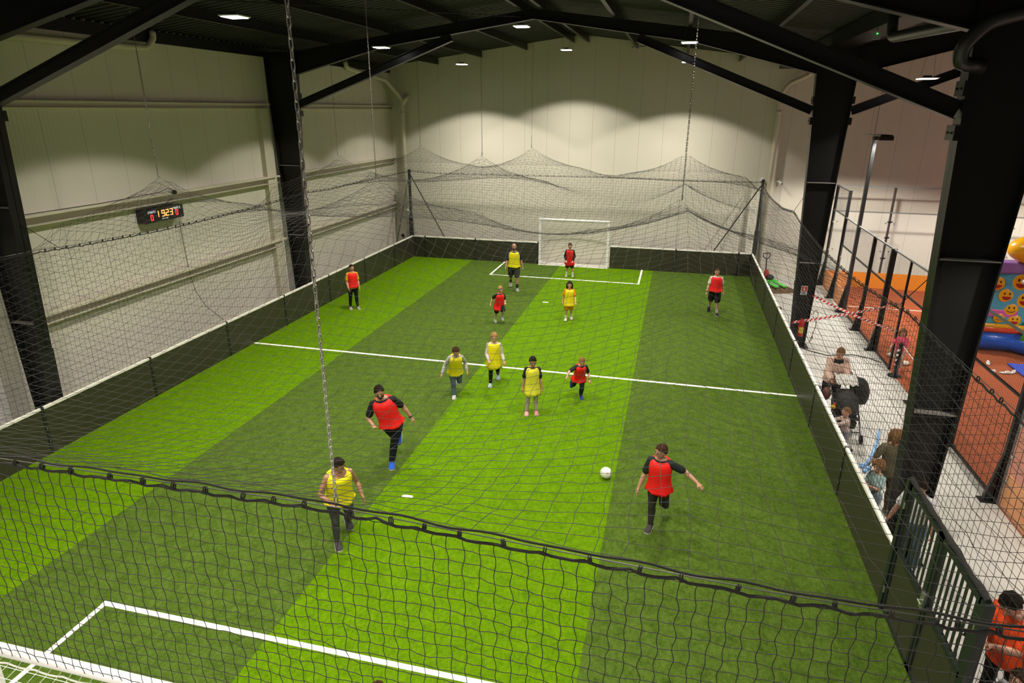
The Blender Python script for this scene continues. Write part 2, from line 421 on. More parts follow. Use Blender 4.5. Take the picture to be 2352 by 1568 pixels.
# ------------------------------------------------------------------ lamps
def cosine_profile(ld, power=1.0):
    """Light distribution of a flat LED panel: strength falls with the cosine of the angle off its axis."""
    ld.use_nodes = True; nt = ld.node_tree; em = next(n for n in nt.nodes if n.type == 'EMISSION')
    tc = nt.nodes.new('ShaderNodeTexCoord'); sx = nt.nodes.new('ShaderNodeSeparateXYZ'); nt.links.new(tc.outputs['Normal'], sx.inputs[0])
    nt.links.new(math_node(nt, 'POWER', math_node(nt, 'ABSOLUTE', sx.outputs[2]), power), em.inputs['Strength'])
def bay_lamp(loc, label, group, watts, col, cone=R(122), real=True, size=.42, light=True):
    t = thing('high_bay_lamp', label, 'lamp', loc, 0, group)
    MB().box((-size / 2, -size / 2, .0), (size / 2, size / 2, .022)).build('diffuser_rim', M_WHITE, t)
    MB().box((-size * .42, -size * .42, -.012), (size * .42, size * .42, -.001)).build('diffuser', M_LED, t)
    MB().box((-size * .2, -.06, .022), (size * .2, .06, .07)).build('driver', M_BLACK, t)
    wr = MB(); zt = deck_z(loc[0]) - loc[2]
    for x in (-.14, .14): wr.tube([(x, 0, .05), (0 if zt > 1.2 else x, 0, zt)], .003, 4)
    wr.build('suspension_wire', M_BLACK, t)
    if light:
        ld = bpy.data.lights.new('lamp_light', 'SPOT'); ld.energy = watts; ld.color = col; ld.spot_size = cone; ld.spot_blend = .10; ld.shadow_soft_size = .16; cosine_profile(ld, 2.6)
        lo = bpy.data.objects.new('lamp_light', ld); COL.objects.link(lo); lo.parent = t; lo.location = (0, 0, -.2)
    return t
names = {0: 'nearest the left wall', 1: 'under the ridge', 2: 'right side of the pitch'}
rows = {8.85: 'first row, over the near half', 15.5: 'middle row, level with the farther rafter', 22.9: 'last row, by the back wall'}
for y, rn in rows.items():
    for i, (x, z) in enumerate(((3.2, 8.2), (7.3, 8.66), (11.72, 8.2))):
        bay_lamp((x, y, z), f'white hanging lamp, {rn}, {names[i]}', 'hanging lamps over the pitch', LAMP_W, LAMP_COL)
for y in (2.2, -4.5):  # lamp rows added out of view to light the near end
    for x, z in ((3.2, 8.2), (7.3, 8.66), (11.72, 8.2)):
        bay_lamp((x, y, z), 'added square white hanging lamp, unseen, over the near end of the pitch', 'added hanging lamps over the near end', LAMP_W, LAMP_COL)
bay_lamp((17.2, 15.0, 7.3), 'square lamp hanging on a wire beyond the nearer brace, right of the valley', 'hanging lamps over the padel court', LAMP_W * .5, PADEL_COL)

# ------------------------------------------------------------------ pitch
YL, HB = 24.93, 0.98
def pitch():
    t = MB().box((-.02, -.02, .0005), (15.02, YL + .02, .012)).build('turf_pitch', M_TURF)
    tag(t, 'green artificial turf pitch in alternating bright and dark stripes', 'pitch')
    z0, z1 = .012, .017
    def line(nm, a, b): MB().box((a[0], a[1], z0), (b[0], b[1], z1)).build(nm, M_LINE, t)
    line('halfway_line', (0, YL / 2 - .04), (15, YL / 2 + .04))
    for y, s in ((2.47, 1), (YL - 2.47, -1)):
        line('penalty_area_front', (4.39, y - .04), (10.62, y + .04))
        e = 0 if s > 0 else YL
        for x in (4.43, 10.58): line('penalty_area_side', (x - .035, min(e, y - s * .0405)), (x + .035, max(e, y - s * .0405)))
    line('goal_line', (6.0, YL - .14), (9.1, YL - .07))
    for y in (6.02, 18.92):
        MB().prism([(7.40, y - .035), (7.58, y - .035), (7.6, y), (7.58, y + .035), (7.40, y + .035), (7.38, y)], 2, z0, z1).build('penalty_mark', M_LINE, t)
pitch()

# ------------------------------------------------------------------ rebound boards
ORD = ['first', 'second', 'third', 'fourth', 'fifth', 'sixth', 'seventh', 'eighth', 'ninth', 'tenth']
def board(p, q, inward, label, post_at=1):
    """One dark rebound panel from p to q (floor points) with white cap rail and its dark post."""
    p, q = Vector((*p, 0)), Vector((*q, 0)); d = q - p; L = d.length; a = math.atan2(d.y, d.x)
    t = thing('rebound_board', label, 'board', p, a, 'rebound boards around the pitch')
    s = inward
    MB().box((.02, min(0, -s * .03), .0), (L - .02, max(0, -s * .03), HB - .03)).build('panel', M_BOARD, t)
    MB().box((.03, -s * .045 if s > 0 else -.012, HB - .03), (L - .03, .012 if s > 0 else .045, HB + .025)).build('cap_rail', M_RAIL, t, bevel=.006)
    x = L if post_at else 0
    po = MB().box((x - .032, -.012 if s < 0 else -.05, 0), (x + .032, .05 if s < 0 else .012, HB + .03)).build('post', M_POST, t)
    MB().box((x - .06, s * -.05 - .045, HB - .16), (x + .06, s * -.05 + .045, HB + .015)).build('top_bracket', M_POST, po)
    for z in (.28, .55, .82):
        b = MB().ell((x, s * .014, z), (.011, .006, .011), 8, 4).build('bolt', M_GALV, po)
LY = [YL, 22.75, 19.87, 17.03, 14.2, 11.37, 8.55, 5.72, 2.9, 0.0]
for i in range(9):
    board((0, LY[i]), (0, LY[i + 1]), 1, f'dark rebound board on the left side of the pitch, {ORD[i]} from the far corner')
RY = [YL, 22.6, 19.9, 16.9, 13.75, 10.8, 7.98, 5.17]
for i in range(7):
    board((15, RY[i]), (15, RY[i + 1]), -1, f'dark rebound board on the right side of the pitch, {ORD[i]} from the far corner')
board((15, 2.70), (15, 0.0), -1, 'dark rebound board on the right side, nearer than the gate')
for (a, b, l, pa) in ((0, .6, 'short dark rebound board in the far left corner', 1), (.6, 3.04, 'dark rebound board on the far side, between corner piece and goal, left one', 1),
                  (3.04, 5.96, 'dark rebound board on the far side just left of the goal', 1), (9.14, 11.94, 'dark rebound board on the far side just right of the goal', 1),
                  (11.94, 14.49, 'dark rebound board on the far side, second right of the goal', 1), (14.49, 15, 'short dark rebound board in the far right corner', 1)):
    board((a, YL), (b, YL), -1, l, pa)

# ------------------------------------------------------------------ gate
def gate():
    y0, y1, zt, zm = 2.77, 5.08, 2.03, 1.04
    t = thing('gate', 'dark green double gate with vertical bars in the right side boards', 'gate', (15, (y0 + y1) / 2, 0))
    c = (y0 + y1) / 2
    for y in (y0 - .0, y1 + .0):
        MB().box((-.04, y - c - .05, 0), (.05, y - c + .05, zt + .03)).build('gate_post', M_GATE, t)
    for k, (a, b) in enumerate(((y0 + .06, (y0 + y1) / 2 - .012), ((y0 + y1) / 2 + .012, y1 - .06))):
        a -= c; b -= c
        f = MB()
        for y in (a, b - .06): f.box((-.02, y, .05), (.03, y + .06, zt))
        for z in (.05, zm - .03, zt - .07): f.box((-.02, a, z), (.03, b, z + .07))
        leaf = f.build('leaf_frame', M_GATE, t)
        MB().box((-.004, a + .05, .1), (.012, b - .05, zm)).build('lower_panel', M_BOARD, leaf)
        n = 8
        for i in range(n):
            y = a + .06 + (b - a - .12) * (i + .5) / n
            MB().box((-.002, y - .026, zm + .04), (.006, y + .026, zt - .07)).build('bar', M_GATE, leaf)
    lk = MB().box((-.05, -.05, .98), (-.02, .05, 1.2)).box((.03, -.06, 1.0), (.06, .06, 1.22)).tube([(-.05, -.02, 1.12), (-.1, -.02, 1.12), (-.1, -.12, 1.12)], .012, 8).build('lock', M_STEEL, t)
    MB().tube([(.0, y0 - c + (y1 - y0) * i / 12, zt + .05 + .012 * math.sin(i * 2.1)) for i in range(13)], [.03 + .008 * math.sin(i * 1.7) for i in range(13)], 8).build('bundled_net', M_ROPE, t)
    for y in (y0 + .04, y1 - .04):
        for z in (.35, 1.7): MB().tube([(-.03, y - c, z - .05), (-.03, y - c, z + .05)], .016, 8).build('hinge', M_STEEL, t)
gate()

# ------------------------------------------------------------------ goals
def goal(y, s, label):
    """White five-a-side goal, mouth on the plane y, depth on the side s."""
    x0, x1, h = 5.99, 9.09, 2.07; d = .95 * s
    t = thing('goal', label, 'goal', ((x0 + x1) / 2, y, 0)); hw = (x1 - x0) / 2; p = .045
    for x in (-hw + p, hw - p):
        MB().box((x - p, -p, 0), (x + p, p, h)).build('goal_post', M_WHITE, t, bevel=.015)
    MB().tube([(-hw, 0, h - .05), (hw, 0, h - .05)], .055, 14).build('crossbar', M_WHITE, t, smooth=True)
    MB().tube([(-hw + p, 0, .04), (-hw + p, d, .04), (hw - p, d, .04), (hw - p, 0, .04)], .025, 8).build('ground_bar', M_WHITE, t)
    for x in (-hw + p, hw - p):
        MB().tube([(x, 0, h - .1), (x, .3 * s, h - .12), (x, .62 * s, h - .5), (x, d, .06)], .014, 8).build('net_stay', M_WHITE, t)
    lines = []; st = .11
    nx = int(2 * hw / st); npr = 24
    def prof(u):    # u 0..1 from the crossbar over and down the back
        if u < .16: return .34 * s * u / .16, h - .09 - .05 * math.sin(PI * u / .16)
        v = (u - .16) / .84; return s * (.34 + .58 * v ** .8) + .05 * s * math.sin(PI * v), (h - .12) * (1 - v) + .05 * v
    us = np.linspace(0, 1, npr + 1)
    G = np.array([[(-hw + p + (2 * hw - 2 * p) * i / nx, *prof(u)) for u in us] for i in range(nx + 1)])
    sag = np.sin(np.linspace(0, PI, nx + 1))[:, None] * np.sin(us * PI)[None, :] * .06
    G[:, :, 1] += s * sag
    lines += [G[i] for i in range(nx + 1)] + [G[:, j] for j in range(npr + 1)]
    for x in (-hw + p, hw - p):     # side nets
        for k in range(1, npr):
            py, pz = prof(us[k])
            lines.append(np.array([(x, 0, pz), (x, py / 2, pz - .01), (x, py, pz)]))
        for f in (.25, .5, .75):
            lines.append(np.array([(x, prof(u)[0] * f, prof(u)[1]) for u in us]))
    V, Fc = tubes_np(lines, .0028); np_obj('goal_net', V, Fc, M_NETW, t)
    lr = MB(); lr.tube([(-hw + p + (2 * hw - 2 * p) * i / 40, .06 * s, h - .12 - .02 * abs(math.sin(i * PI / 4))) for i in range(41)], .008, 6)
    lr.build('lacing_cord', M_NETW, t)
goal(YL, 1, 'white goal with net at the far end of the pitch')
goal(0.0, -1, 'white goal at the near end, its crossbar in the bottom left corner')

# ------------------------------------------------------------------ nets
LP = ([0, 6.18, 7.53, 9.43, 11.31, 13.5, 16.1, 17.6, 21.3, YL], [4.05, 3.99, 3.92, 3.86, 3.86, 3.89, 3.99, 3.93, 3.96, 3.93])
RP = ([0, 3.16, 5.13, 6.56, 7.59, 8.9, 10.2, 12.56, 15.35, 16.79, 18.8, 20.94, 22.98, YL], [4.0, 3.88, 3.89, 3.93, 3.82, 3.72, 3.67, 3.64, 3.76, 3.88, 3.70, 3.66, 3.70, 3.90])
BP = ([0, 1.2, 5.2, 9.9, 11.8, 15], [3.94, 3.88, 3.90, 3.92, 3.87, 3.90])
FP = ([0, 6.88, 9.6, 11.23, 12.5, 15], [4.02, 4.08, 4.12, 4.05, 4.0, 4.03])
rng = np.random.default_rng(5)
def perimeter(name, label, P, L, prof, cell, wig=0.0, low=None, ties=.27, rad=.0028):
    """P(s, z) -> point. s runs along the side, z up."""
    t = thing('perimeter_net', label, 'net', P(L / 2, HB), 0)
    o = np.array(P(L / 2, HB))
    n = int(round(L / cell)); rows = int(round(3.0 / cell))
    ss = np.linspace(0, L, n + 1); top = np.interp(ss, *prof) - .05; bot = np.full(n + 1, HB + .02)
    lo = np.array([low(s) for s in ss]) if low is not None else bot
    f = np.linspace(0, 1, rows * 3 + 1)
    js = rng.normal(0, .006, (n + 1, rows + 1)) + np.sin(ss * 2.3)[:, None] * .02
    jz = rng.normal(0, .008, (n + 1, rows + 1)) + np.sin(ss * 3.1)[:, None] * .012
    jz[:, 0] = 0; jz[:, -1] = 0
    lines = []
    fi = np.linspace(0, rows, rows * 3 + 1)
    for i in range(n + 1):
        z = bot[i] + (top[i] - bot[i]) * f + np.interp(fi, np.arange(rows + 1), jz[i])
        k0 = z >= lo[i] - .001
        s = ss[i] + np.interp(fi, np.arange(rows + 1), js[i]) + wig * np.sin(fi * PI + (i % 2) * 1.0)
        lines.append(np.array([P(a, b) for a, b in zip(s[k0], z[k0])]) - o)
    ii = np.linspace(0, n, n * 2 + 1)
    for j in range(rows + 1):
        zz = bot + (top - bot) * j / rows + jz[:, j]; sx = ss + js[:, j]
        z = np.interp(ii, np.arange(n + 1), zz) + wig * .6 * np.sin(ii * PI * 2 + j); s = np.interp(ii, np.arange(n + 1), sx)
        ok = z >= np.interp(ii, np.arange(n + 1), lo) - .001
        pts = np.array([P(a, b) for a, b in zip(s, z)]) - o
        k = 0
        while k < len(ok):
            if not ok[k]: k += 1; continue
            e = k
            while e < len(ok) and ok[e]: e += 1
            if e - k > 2: lines.append(pts[k:e])
            k = e
    V, Fc = tubes_np(lines, rad)
    np_obj('netting', V, Fc, M_NET, t)
    # ropes and ties
    sr = np.linspace(0, L, int(L / ties * 4) + 1); ph = sr / ties
    zt = np.interp(sr, *prof)
    wob = rng.normal(0, .004, len(sr))
    MB().tube([Vector(P(a, b - .030 - .022 * abs(math.sin(PI * c)) + w2)) - Vector(o) for a, b, c, w2 in zip(sr, zt, ph, wob)], .0098, 6).build('top_rope', M_ROPE, t)
    sc = np.linspace(0, L, 41)
    MB().tube([Vector(P(a, b)) - Vector(o) for a, b in zip(sc, np.interp(sc, *prof))], .004, 6).build('steel_cable', mat('cable_dark', (.10, .10, .095), .4, .6), t)
    a0 = np.arange(ties * .3, L, ties)
    d = (Vector(P(1, 0)) - Vector(P(0, 0))).normalized(); rz = math.atan2(d.y, d.x)
    for a in a0[:98]:
        k = bpy.data.objects.new('tie', tie_mesh); COL.objects.link(k); k.parent = t
        k.location = Vector(P(a + random.uniform(-.05, .05), float(np.interp(a, *prof)) - .018)) - Vector(o); k.rotation_euler = (0, random.uniform(-.3, .3), rz)
    return t
def tie_shape():
    m = MB()
    for dx in (-.007, .007):
        m.tube([(dx, .014 * math.cos(a), .026 * math.sin(a)) for a in [2 * PI * i / 10 for i in range(11)]], .0048, 5)
    me = m.mesh('tie'); me.materials.append(M_ROPE); return me
tie_mesh = tie_shape()
perimeter('front', 'black safety net hanging across the near end of the pitch', lambda s, z: (s, -.06, z), 15.0, FP, .10, wig=.007,
          low=lambda s: 2.04 if 5.95 < s < 9.15 else HB + .02, rad=.0032)
perimeter('left', 'black safety net along the left side of the pitch', lambda s, z: (-.03, s, z), YL, LP, .115)
perimeter('right', 'black safety net along the right side of the pitch, above boards and gate', lambda s, z: (15.03, s, z), YL, RP, .115,
          low=lambda s: 2.08 if 2.7 < s < 5.15 else HB + .02)
perimeter('back', 'black safety net across the far end, behind the goal', lambda s, z: (s, YL + .03, z), 15.0, BP, .115,
          low=lambda s: 1.98 if 5.95 < s < 9.15 else HB + .02)

SUP = {(1.15, 8.5): 5.2, (6.1, 8.5): 5.32, (11.82, 8.5): 5.1, (1.64, 15.35): 5.2, (5.9, 16.4): 5.25, (11.9, 15.3): 4.75,
       (1.67, 22.1): 5.2, (6.2, 22.1): 5.2, (11.93, 21.2): 5.18}
def roof_net():
    h = .19; nx = int(round(15 / h)); ny = int(round(YL / h))
    xs = np.linspace(0, 15, nx + 1); ys = np.linspace(0, YL, ny + 1)
    Z = np.full((nx + 1, ny + 1), 4.0); fix = np.zeros_like(Z, bool); val = Z.copy()
    fix[0] = fix[-1] = True; fix[:, 0] = fix[:, -1] = True
    val[0] = np.interp(ys, *LP); val[-1] = np.interp(ys, *RP); val[:, 0] = np.interp(xs, *FP); val[:, -1] = np.interp(xs, *BP)
    floor_ = np.full_like(Z, -9.0)
    for (x, y), z in SUP.items():
        i, j = int(round(x / 15 * nx)), int(round(y / YL * ny))
        d = np.hypot(xs[:, None] - xs[i], ys[None, :] - ys[j])
        floor_ = np.maximum(floor_, np.where(d < 2.2, z - .62 * d + .11 * d * d, -9))
    ic = int(round(11.87 / 15 * nx))        # the longitudinal support cord
    cy = [0, 8.5, 15.3, 21.2, YL]; cz = [4.03, 5.0, 4.7, 5.08, 3.9]
    for j in range(ny + 1):
        y = ys[j]; k = max(0, np.searchsorted(cy, y, 'right') - 1); k = min(k, 3); u = (y - cy[k]) / (cy[k + 1] - cy[k])
        fix[ic, j] = True; val[ic, j] = cz[k] + (cz[k + 1] - cz[k]) * u - 4 * u * (1 - u) * .33
    floor_[fix] = -9; Z[fix] = val[fix]
    g = .24 * h * h / 4
    for it in range(4000):
        N = Z.copy()
        N[1:-1, 1:-1] = .25 * (Z[2:, 1:-1] + Z[:-2, 1:-1] + Z[1:-1, 2:] + Z[1:-1, :-2]) - g
        N = np.maximum(N, floor_); N[fix] = val[fix]; Z = N
    t = thing('roof_net', 'black net roof sagging over the whole pitch, lifted into peaks by chains', 'net', (7.5, YL / 2, 4))
    X, Y = np.meshgrid(xs, ys, indexing='ij')
    # the mesh draws together towards the points that lift it
    for (x, y), z in SUP.items():
        dx, dy = X - x, Y - y; r2 = dx * dx + dy * dy
        k = .22 * np.exp(-r2 / 1.2); m = ~((X < .05) | (X > 14.95) | (Y < .05) | (Y > YL - .05))
        X = X - dx * k * m; Y = Y - dy * k * m
    X = X + rng.normal(0, .012, X.shape); Y = Y + rng.normal(0, .012, Y.shape); Zr = Z + rng.normal(0, .006, Z.shape)
    P = np.stack([X - 7.5, Y - YL / 2, Zr - 4], -1)
    lines = [P[i] for i in range(nx + 1)] + [P[:, j] for j in range(ny + 1)]
    V, Fc = tubes_np(lines, .0026); np_obj('netting', V, Fc, M_NET, t)
    e = MB(); n = 170
    e.tube([(15 * i / n - 7.5, -YL / 2 - .045 + .018 * abs(math.sin(i * .37)) ** 2, float(np.interp(15 * i / n, *FP)) - 4 + .008 + .006 * math.sin(i * 1.1)) for i in range(n + 1)], .0078, 6)
    e.build('edge_rope', M_ROPE, t)
roof_net()

def net_post(x, label, s):
    t = thing('net_post', label, 'post', (x, YL + .09, 0))
    MB().box((-.05, -.05, 0), (.05, .05, 3.98)).build('pole', M_POST, t)
    MB().box((-.07 - .02 * (s > 0), -.07, .95), (.07 + .02 * (s < 0), .07, 1.92)).build('sleeve', M_POST, t)
    MB().tube([(s * .06, 0, 3.72), (s * 1.6, 0, 1.0)], .024, 8).build('brace', M_POST, t)
    MB().tube([(0, -.06, 3.68), (0, -1.75, 1.0)], .024, 8).build('brace', M_POST, t)
net_post(-.08, 'black net post with two braces in the far left corner', 1)
net_post(15.08, 'black net post with two braces in the far right corner', -1)

def link_mesh():
    m = MB(); pts = []
    for i in range(12):
        a = 2 * PI * i / 12; pts.append((.0085 * math.cos(a), 0, .0185 * math.sin(a) + (.010 if math.sin(a) > 0 else -.010)))
    pts.append(pts[0]); m.tube(pts, .0036, 6, cap=False); return m
def chain(x, y, z0, z1, label, links_to=None, hook=True, sc=1.0, dx=0.0, group=None):
    """Vertical chain from z1 at the ceiling down to z0; above links_to it is a thin wire."""
    t = thing('chain', label, 'chain', (x, y, z0), 0, group)
    L = z1 - z0; zl = min(links_to - z0 if links_to else L, L)
    base = link_mesh(); m = MB(); p = .044 * sc; n = int(zl / p)
    for i in range(n):
        f = i * p / L
        o = len(m.v); q = i % 2
        for v in base.v:
            a = (v[0] * sc, v[1] * sc, v[2] * sc)
            a = (a[1], a[0], a[2]) if q else a
            m.v.append((a[0] + dx * f, a[1], a[2] + i * p + .03))
        m.f += [tuple(k + o for k in ff) for ff in base.f]
    m.build('chain_links', M_STEEL if y < 3 else M_CHAIN, t, smooth=True)
    if zl < L: MB().tube([(dx * zl / L, 0, zl), (dx, 0, L)], .004, 5).build('wire', M_BLACK, t)
    if hook: MB().tube([(0, 0, -.03), (.012, 0, 0), (.012, 0, .05), (0, 0, .07), (-.012, 0, .05), (-.012, 0, 0), (0, 0, -.03)], .006, 6).build('carabiner', M_STEEL, t)
chain(9.70, -.02, 4.12, 9.1, 'long steel chain hanging closest to the camera, holding the near net cable', sc=1.15)
chain(6.1, 8.5, 5.34, deck_z(6.1), 'steel chain holding up the net roof left of the ridge, over the near half')
chain(11.82, 8.5, 5.12, deck_z(11.8), 'steel chain hanging past the right-hand lamps down to the net roof')
chain(1.15, 8.5, 5.22, deck_z(1.2), 'thin steel chain above the scoreboard lifting a peak of the net roof')
chain(1.64, 15.35, 5.22, deck_z(1.6), 'thin chain lifting the net roof beside the second left column', links_to=5.6)
chain(5.9, 16.4, 5.27, 8.7, 'thin chain from the farther rafter lifting a peak left of the goal', links_to=6.6)
chain(1.67, 22.1, 5.22, deck_z(1.7), 'thin chain near the far left corner lifting the net roof', links_to=5.6)
chain(6.2, 22.1, 5.22, deck_z(6.2), 'thin chain in front of the back wall lifting a peak above the goal', links_to=5.7)
chain(11.93, 21.2, 5.2, deck_z(11.9), 'thin paired wire and chain lifting the net roof to the right of the goal', links_to=5.6)
def cord(p, q, label):
    tag(MB().tube([p, q], .006, 5).build('support_cord', M_ROPE), label, 'cord')
cord((-.3, 16.3, 4.6), (-.03, 16.1, 3.97), 'short cord tying the left net to the second left column')
cord((-.3, 6.3, 4.6), (-.03, 6.9, 3.94), 'short cord tying the left net to the first left column')
cord((15.27, 16.25, 4.6), (15.03, 16.8, 3.89), 'short cord tying the right net to the valley column with the extinguisher')
cord((15.27, 6.3, 4.7), (15.03, 6.95, 3.9), 'short cord tying the right net to the nearer valley column')

# ------------------------------------------------------------------ pipes
def pipe(pts, r, m, label, name='drain_pipe', collars=()):
    P = []
    pts = [Vector(p) for p in pts]
    for i, p in enumerate(pts):      # rounded bends
        if 0 < i < len(pts) - 1:
            a = (pts[i - 1] - p); b = (pts[i + 1] - p); k = min(.16, a.length * .4, b.length * .4)
            A, B = p + a.normalized() * k, p + b.normalized() * k
            for u in (0, .25, .5, .75, 1): P.append((A * (1 - u) + p * u) * (1 - u) + (p * (1 - u) + B * u) * u)
        else: P.append(p)
    t = thing(name, label, 'pipe', (0, 0, 0))
    MB().tube(P, r, 14).build('pipe_run', m, t, smooth=True)
    for a, b in collars: MB().tube([a, b], r * 1.18, 14).build('pipe_collar', m, t, smooth=True)
pipe([(-.98, 2.5, 7.75), (-.98, 11.25, 7.9), (-.98, 11.5, 8.15), (-.98, 11.5, 8.3)], .075, M_PVC, 'cream drain pipe along the top of the left wall at the near end')
pipe([(-.9, 21.2, 8.25), (-.9, 21.3, 8.02), (-.93, 24.9, 7.72), (-.44, 25.45, 6.95), (-.44, 25.45, 0.0)], .085, M_PVC, 'cream drain pipe running down the far left corner of the hall',
     collars=(((-.44, 25.45, 6.3), (-.44, 25.45, 6.45)), ((-.44, 25.45, 2.0), (-.44, 25.45, 2.15)), ((-.44, 25.45, 6.75), (-.18, 25.5, 7.1))))
pipe([(16.4, 25.3, 8.1), (16.3, 25.42, 7.88), (15.6, 25.45, 7.55), (15.38, 25.45, 7.2), (15.38, 25.45, 0.0)], .085, M_PVC, 'cream drain pipe running down the back wall behind the far right corner',
     collars=(((15.38, 25.45, 6.45), (15.38, 25.45, 6.6)), ((15.38, 25.45, 3.2), (15.38, 25.45, 3.35))))
pipe([(15.0, 10.1, 8.4), (15.03, 10.0, 7.75), (15.2, 7.1, 7.66), (15.6, 6.75, 7.68)], .085, M_BLACKPVC, 'black drain pipe hanging level under the valley gutter')
pipe([(17.0, 5.9, 7.75), (15.45, 6.0, 7.66), (15.03, 6.08, 7.55), (14.84, 6.12, 7.3), (14.86, 6.18, 7.12), (15.15, 6.25, 7.08)], .085, M_BLACKPVC, 'black drain pipe bending round the head of the nearer valley column')

# ------------------------------------------------------------------ wall fittings
def camera_fitting(loc, label, yaw):
    t = thing('security_camera', label, 'camera', loc, yaw)
    MB().tube([(0, .14, 0), (0, .02, 0)], .05, 14).build('wall_mount', M_WHITE, t)
    MB().tube([(0, .03, 0), (0, -.02, -.03)], .02, 8).build('arm', M_WHITE, t)
    b = MB().tube([(0, 0, -.02), (0, -.2, -.08)], .042, 14).build('housing', M_WHITE, t, smooth=True)
    MB().tube([(0, -.2, -.08), (0, -.212, -.084)], .034, 14).build('lens', mat('lens_black', (.01, .01, .01), .1), b)
camera_fitting((15.76, 25.56, 3.88), 'white bullet security camera on the back wall right of the drain pipe', R(25))
camera_fitting((15.1, 25.56, 3.95), 'white security camera peeping over the far right net post', R(-10))
t = thing('motion_sensor', 'small dark sensor on the middle wall rail above the scoreboard', 'sensor', (-.93, 11.23, 4.5))
MB().box((-.1, -.03, -.04), (.02, .03, .02)).build('bracket', M_GALV, t)
MB().ell((.06, 0, .0), (.07, .06, .06), 12, 8).build('sensor_head', M_BLACK, t, smooth=True)
tag(MB().tube([(-.93, 7.0, 4.52), (-.94, 9.0, 4.50), (-.94, 10.8, 4.54), (-.92, 11.1, 4.62), (-.9, 11.2, 4.55)], .008, 5).build('cable', M_BLACK), 'thin black cable along the middle wall rail to the sensor', 'cable')
t = thing('wall_speaker', 'small round black fitting low in the far left corner', 'speaker', (-.62, 25.2, .93))
MB().ell((0, 0, 0), (.09, .07, .09), 14, 10).build('body', M_BLACK, t, smooth=True)
MB().box((-.02, .05, -.93), (.02, .08, .0)).build('stand', M_BLACK, t)
t = thing('cable_drop', 'thin dark cable hanging down the left wall to the fourth board', 'cable', (-1.1, 11.5, 0))
MB().tube([(0, 0, 3.7), (.02, 0.03, 2.4), (.1, .05, 1.8), (.5, -.1, 1.4), (1.0, -.1, 1.05)], .008, 5).build('cable_run', M_BLACK, t)

SEG = {'0': 'abcdef', '1': 'bc', '2': 'abged', '3': 'abgcd', '9': 'abcdfg', 'E': 'adefg', 'Q': 'abcfg', 'U': 'bcdef', 'I': 'ef', 'P': 'abefg', '6': 'acdefg'}
def seven(mb, ch, y, z, wd, ht, x, th):
    """Seven-segment character in the y-z plane (y to the right, lower left corner at y, z)."""
    g = th * .3
    s = {'a': ((y + g, z + ht), (y + wd - g, z + ht)), 'g': ((y + g, z + ht / 2), (y + wd - g, z + ht / 2)), 'd': ((y + g, z), (y + wd - g, z)),
         'f': ((y, z + ht / 2 + g), (y, z + ht - g)), 'b': ((y + wd, z + ht / 2 + g), (y + wd, z + ht - g)), 'e': ((y, z + g), (y, z + ht / 2 - g)), 'c': ((y + wd, z + g), (y + wd, z + ht / 2 - g))}
    for k in SEG[ch]:
        (ya, za), (yb, zb) = s[k]
        mb.box((x, min(ya, yb) - th / 2, min(za, zb) - th / 2), (x + .006, max(ya, yb) + th / 2, max(za, zb) + th / 2))
def scoreboard():
    t = thing('scoreboard', 'black digital scoreboard on the left wall showing 19:23 and two red zeros', 'scoreboard', (-1.0, 10.81, 3.84))
    MB().box((-.13, -.685, 0), (.09, .685, .33)).build('case', mat('score_case', (.012, .012, .012), .3), t, bevel=.006)
    red = mat('led_red', (.1, 0, 0), .5, emit=(1, .03, .05), estr=2.2); amb = mat('led_amber', (.1, .03, 0), .5, emit=(1, .33, .08), estr=2.6); wh = mat('led_white', (.6, .65, .62), .5, emit=(.8, .9, .85), estr=.35)
    x = .091
    d = MB()
    for ch, y in zip('1923', (-.235, -.085, .055, .195)): seven(d, ch, y - (.055 if ch == '1' else 0), .115, .085, .145, x, .02)
    for z in (.135, .17): d.box((x, .025, z - .009), (x + .006, .043, z + .009))
    d.build('clock_digits', amb, t)
    for y in (-.47, .40):
        z_ = MB(); seven(z_, '0', y, .06 if y < 0 else .085, .065, .125, x, .022); z_.build('score_digit', red, t)
    for y, ch in ((-.545, '1'), (.30, '2')):
        m = MB(); yy = y
        for c in 'EQUIPE' : seven(m, c, yy, .235, .024 if c != 'I' else .001, .05, x, .007); yy += .043 if c != 'I' else .02
        yy += .012; seven(m, ch, yy - (.024 if ch == '1' else 0), .235, .024, .05, x, .007)
        m.build('team_caption', wh, t)
    m = MB(); yy = -.1
    for k in range(11): m.box((x, yy, .045), (x + .004, yy + .013, .045 + (.016 if k % 3 else .022))); yy += .019
    m.build('maker_mark', wh, t)
scoreboard()
tag(MB().tube([(-.95, 11.2, 4.35), (-.93, 11.0, 4.28), (-.94, 10.85, 4.18)], .007, 5).build('cable', M_BLACK), 'thin black cable from the sensor down behind the scoreboard', 'cable')

t = thing('exit_light', 'small green emergency light hanging under the roof by the valley', 'lamp', (15.26, 12, 7.97))
MB().box((-.07, -.03, -.07), (.07, .03, .07)).build('housing', mat('housing_grey', (.25, .27, .24), .5), t)
MB().ell((0, -.035, .03), (.016, .01, .012), 10, 6).build('green_led', mat('led_green', (0, .2, .02), .5, emit=(.05, 1, .15), estr=3), t)
MB().tube([(0, 0, .1), (0, 0, .42)], .008, 6).build('rod', M_BLACK, t)

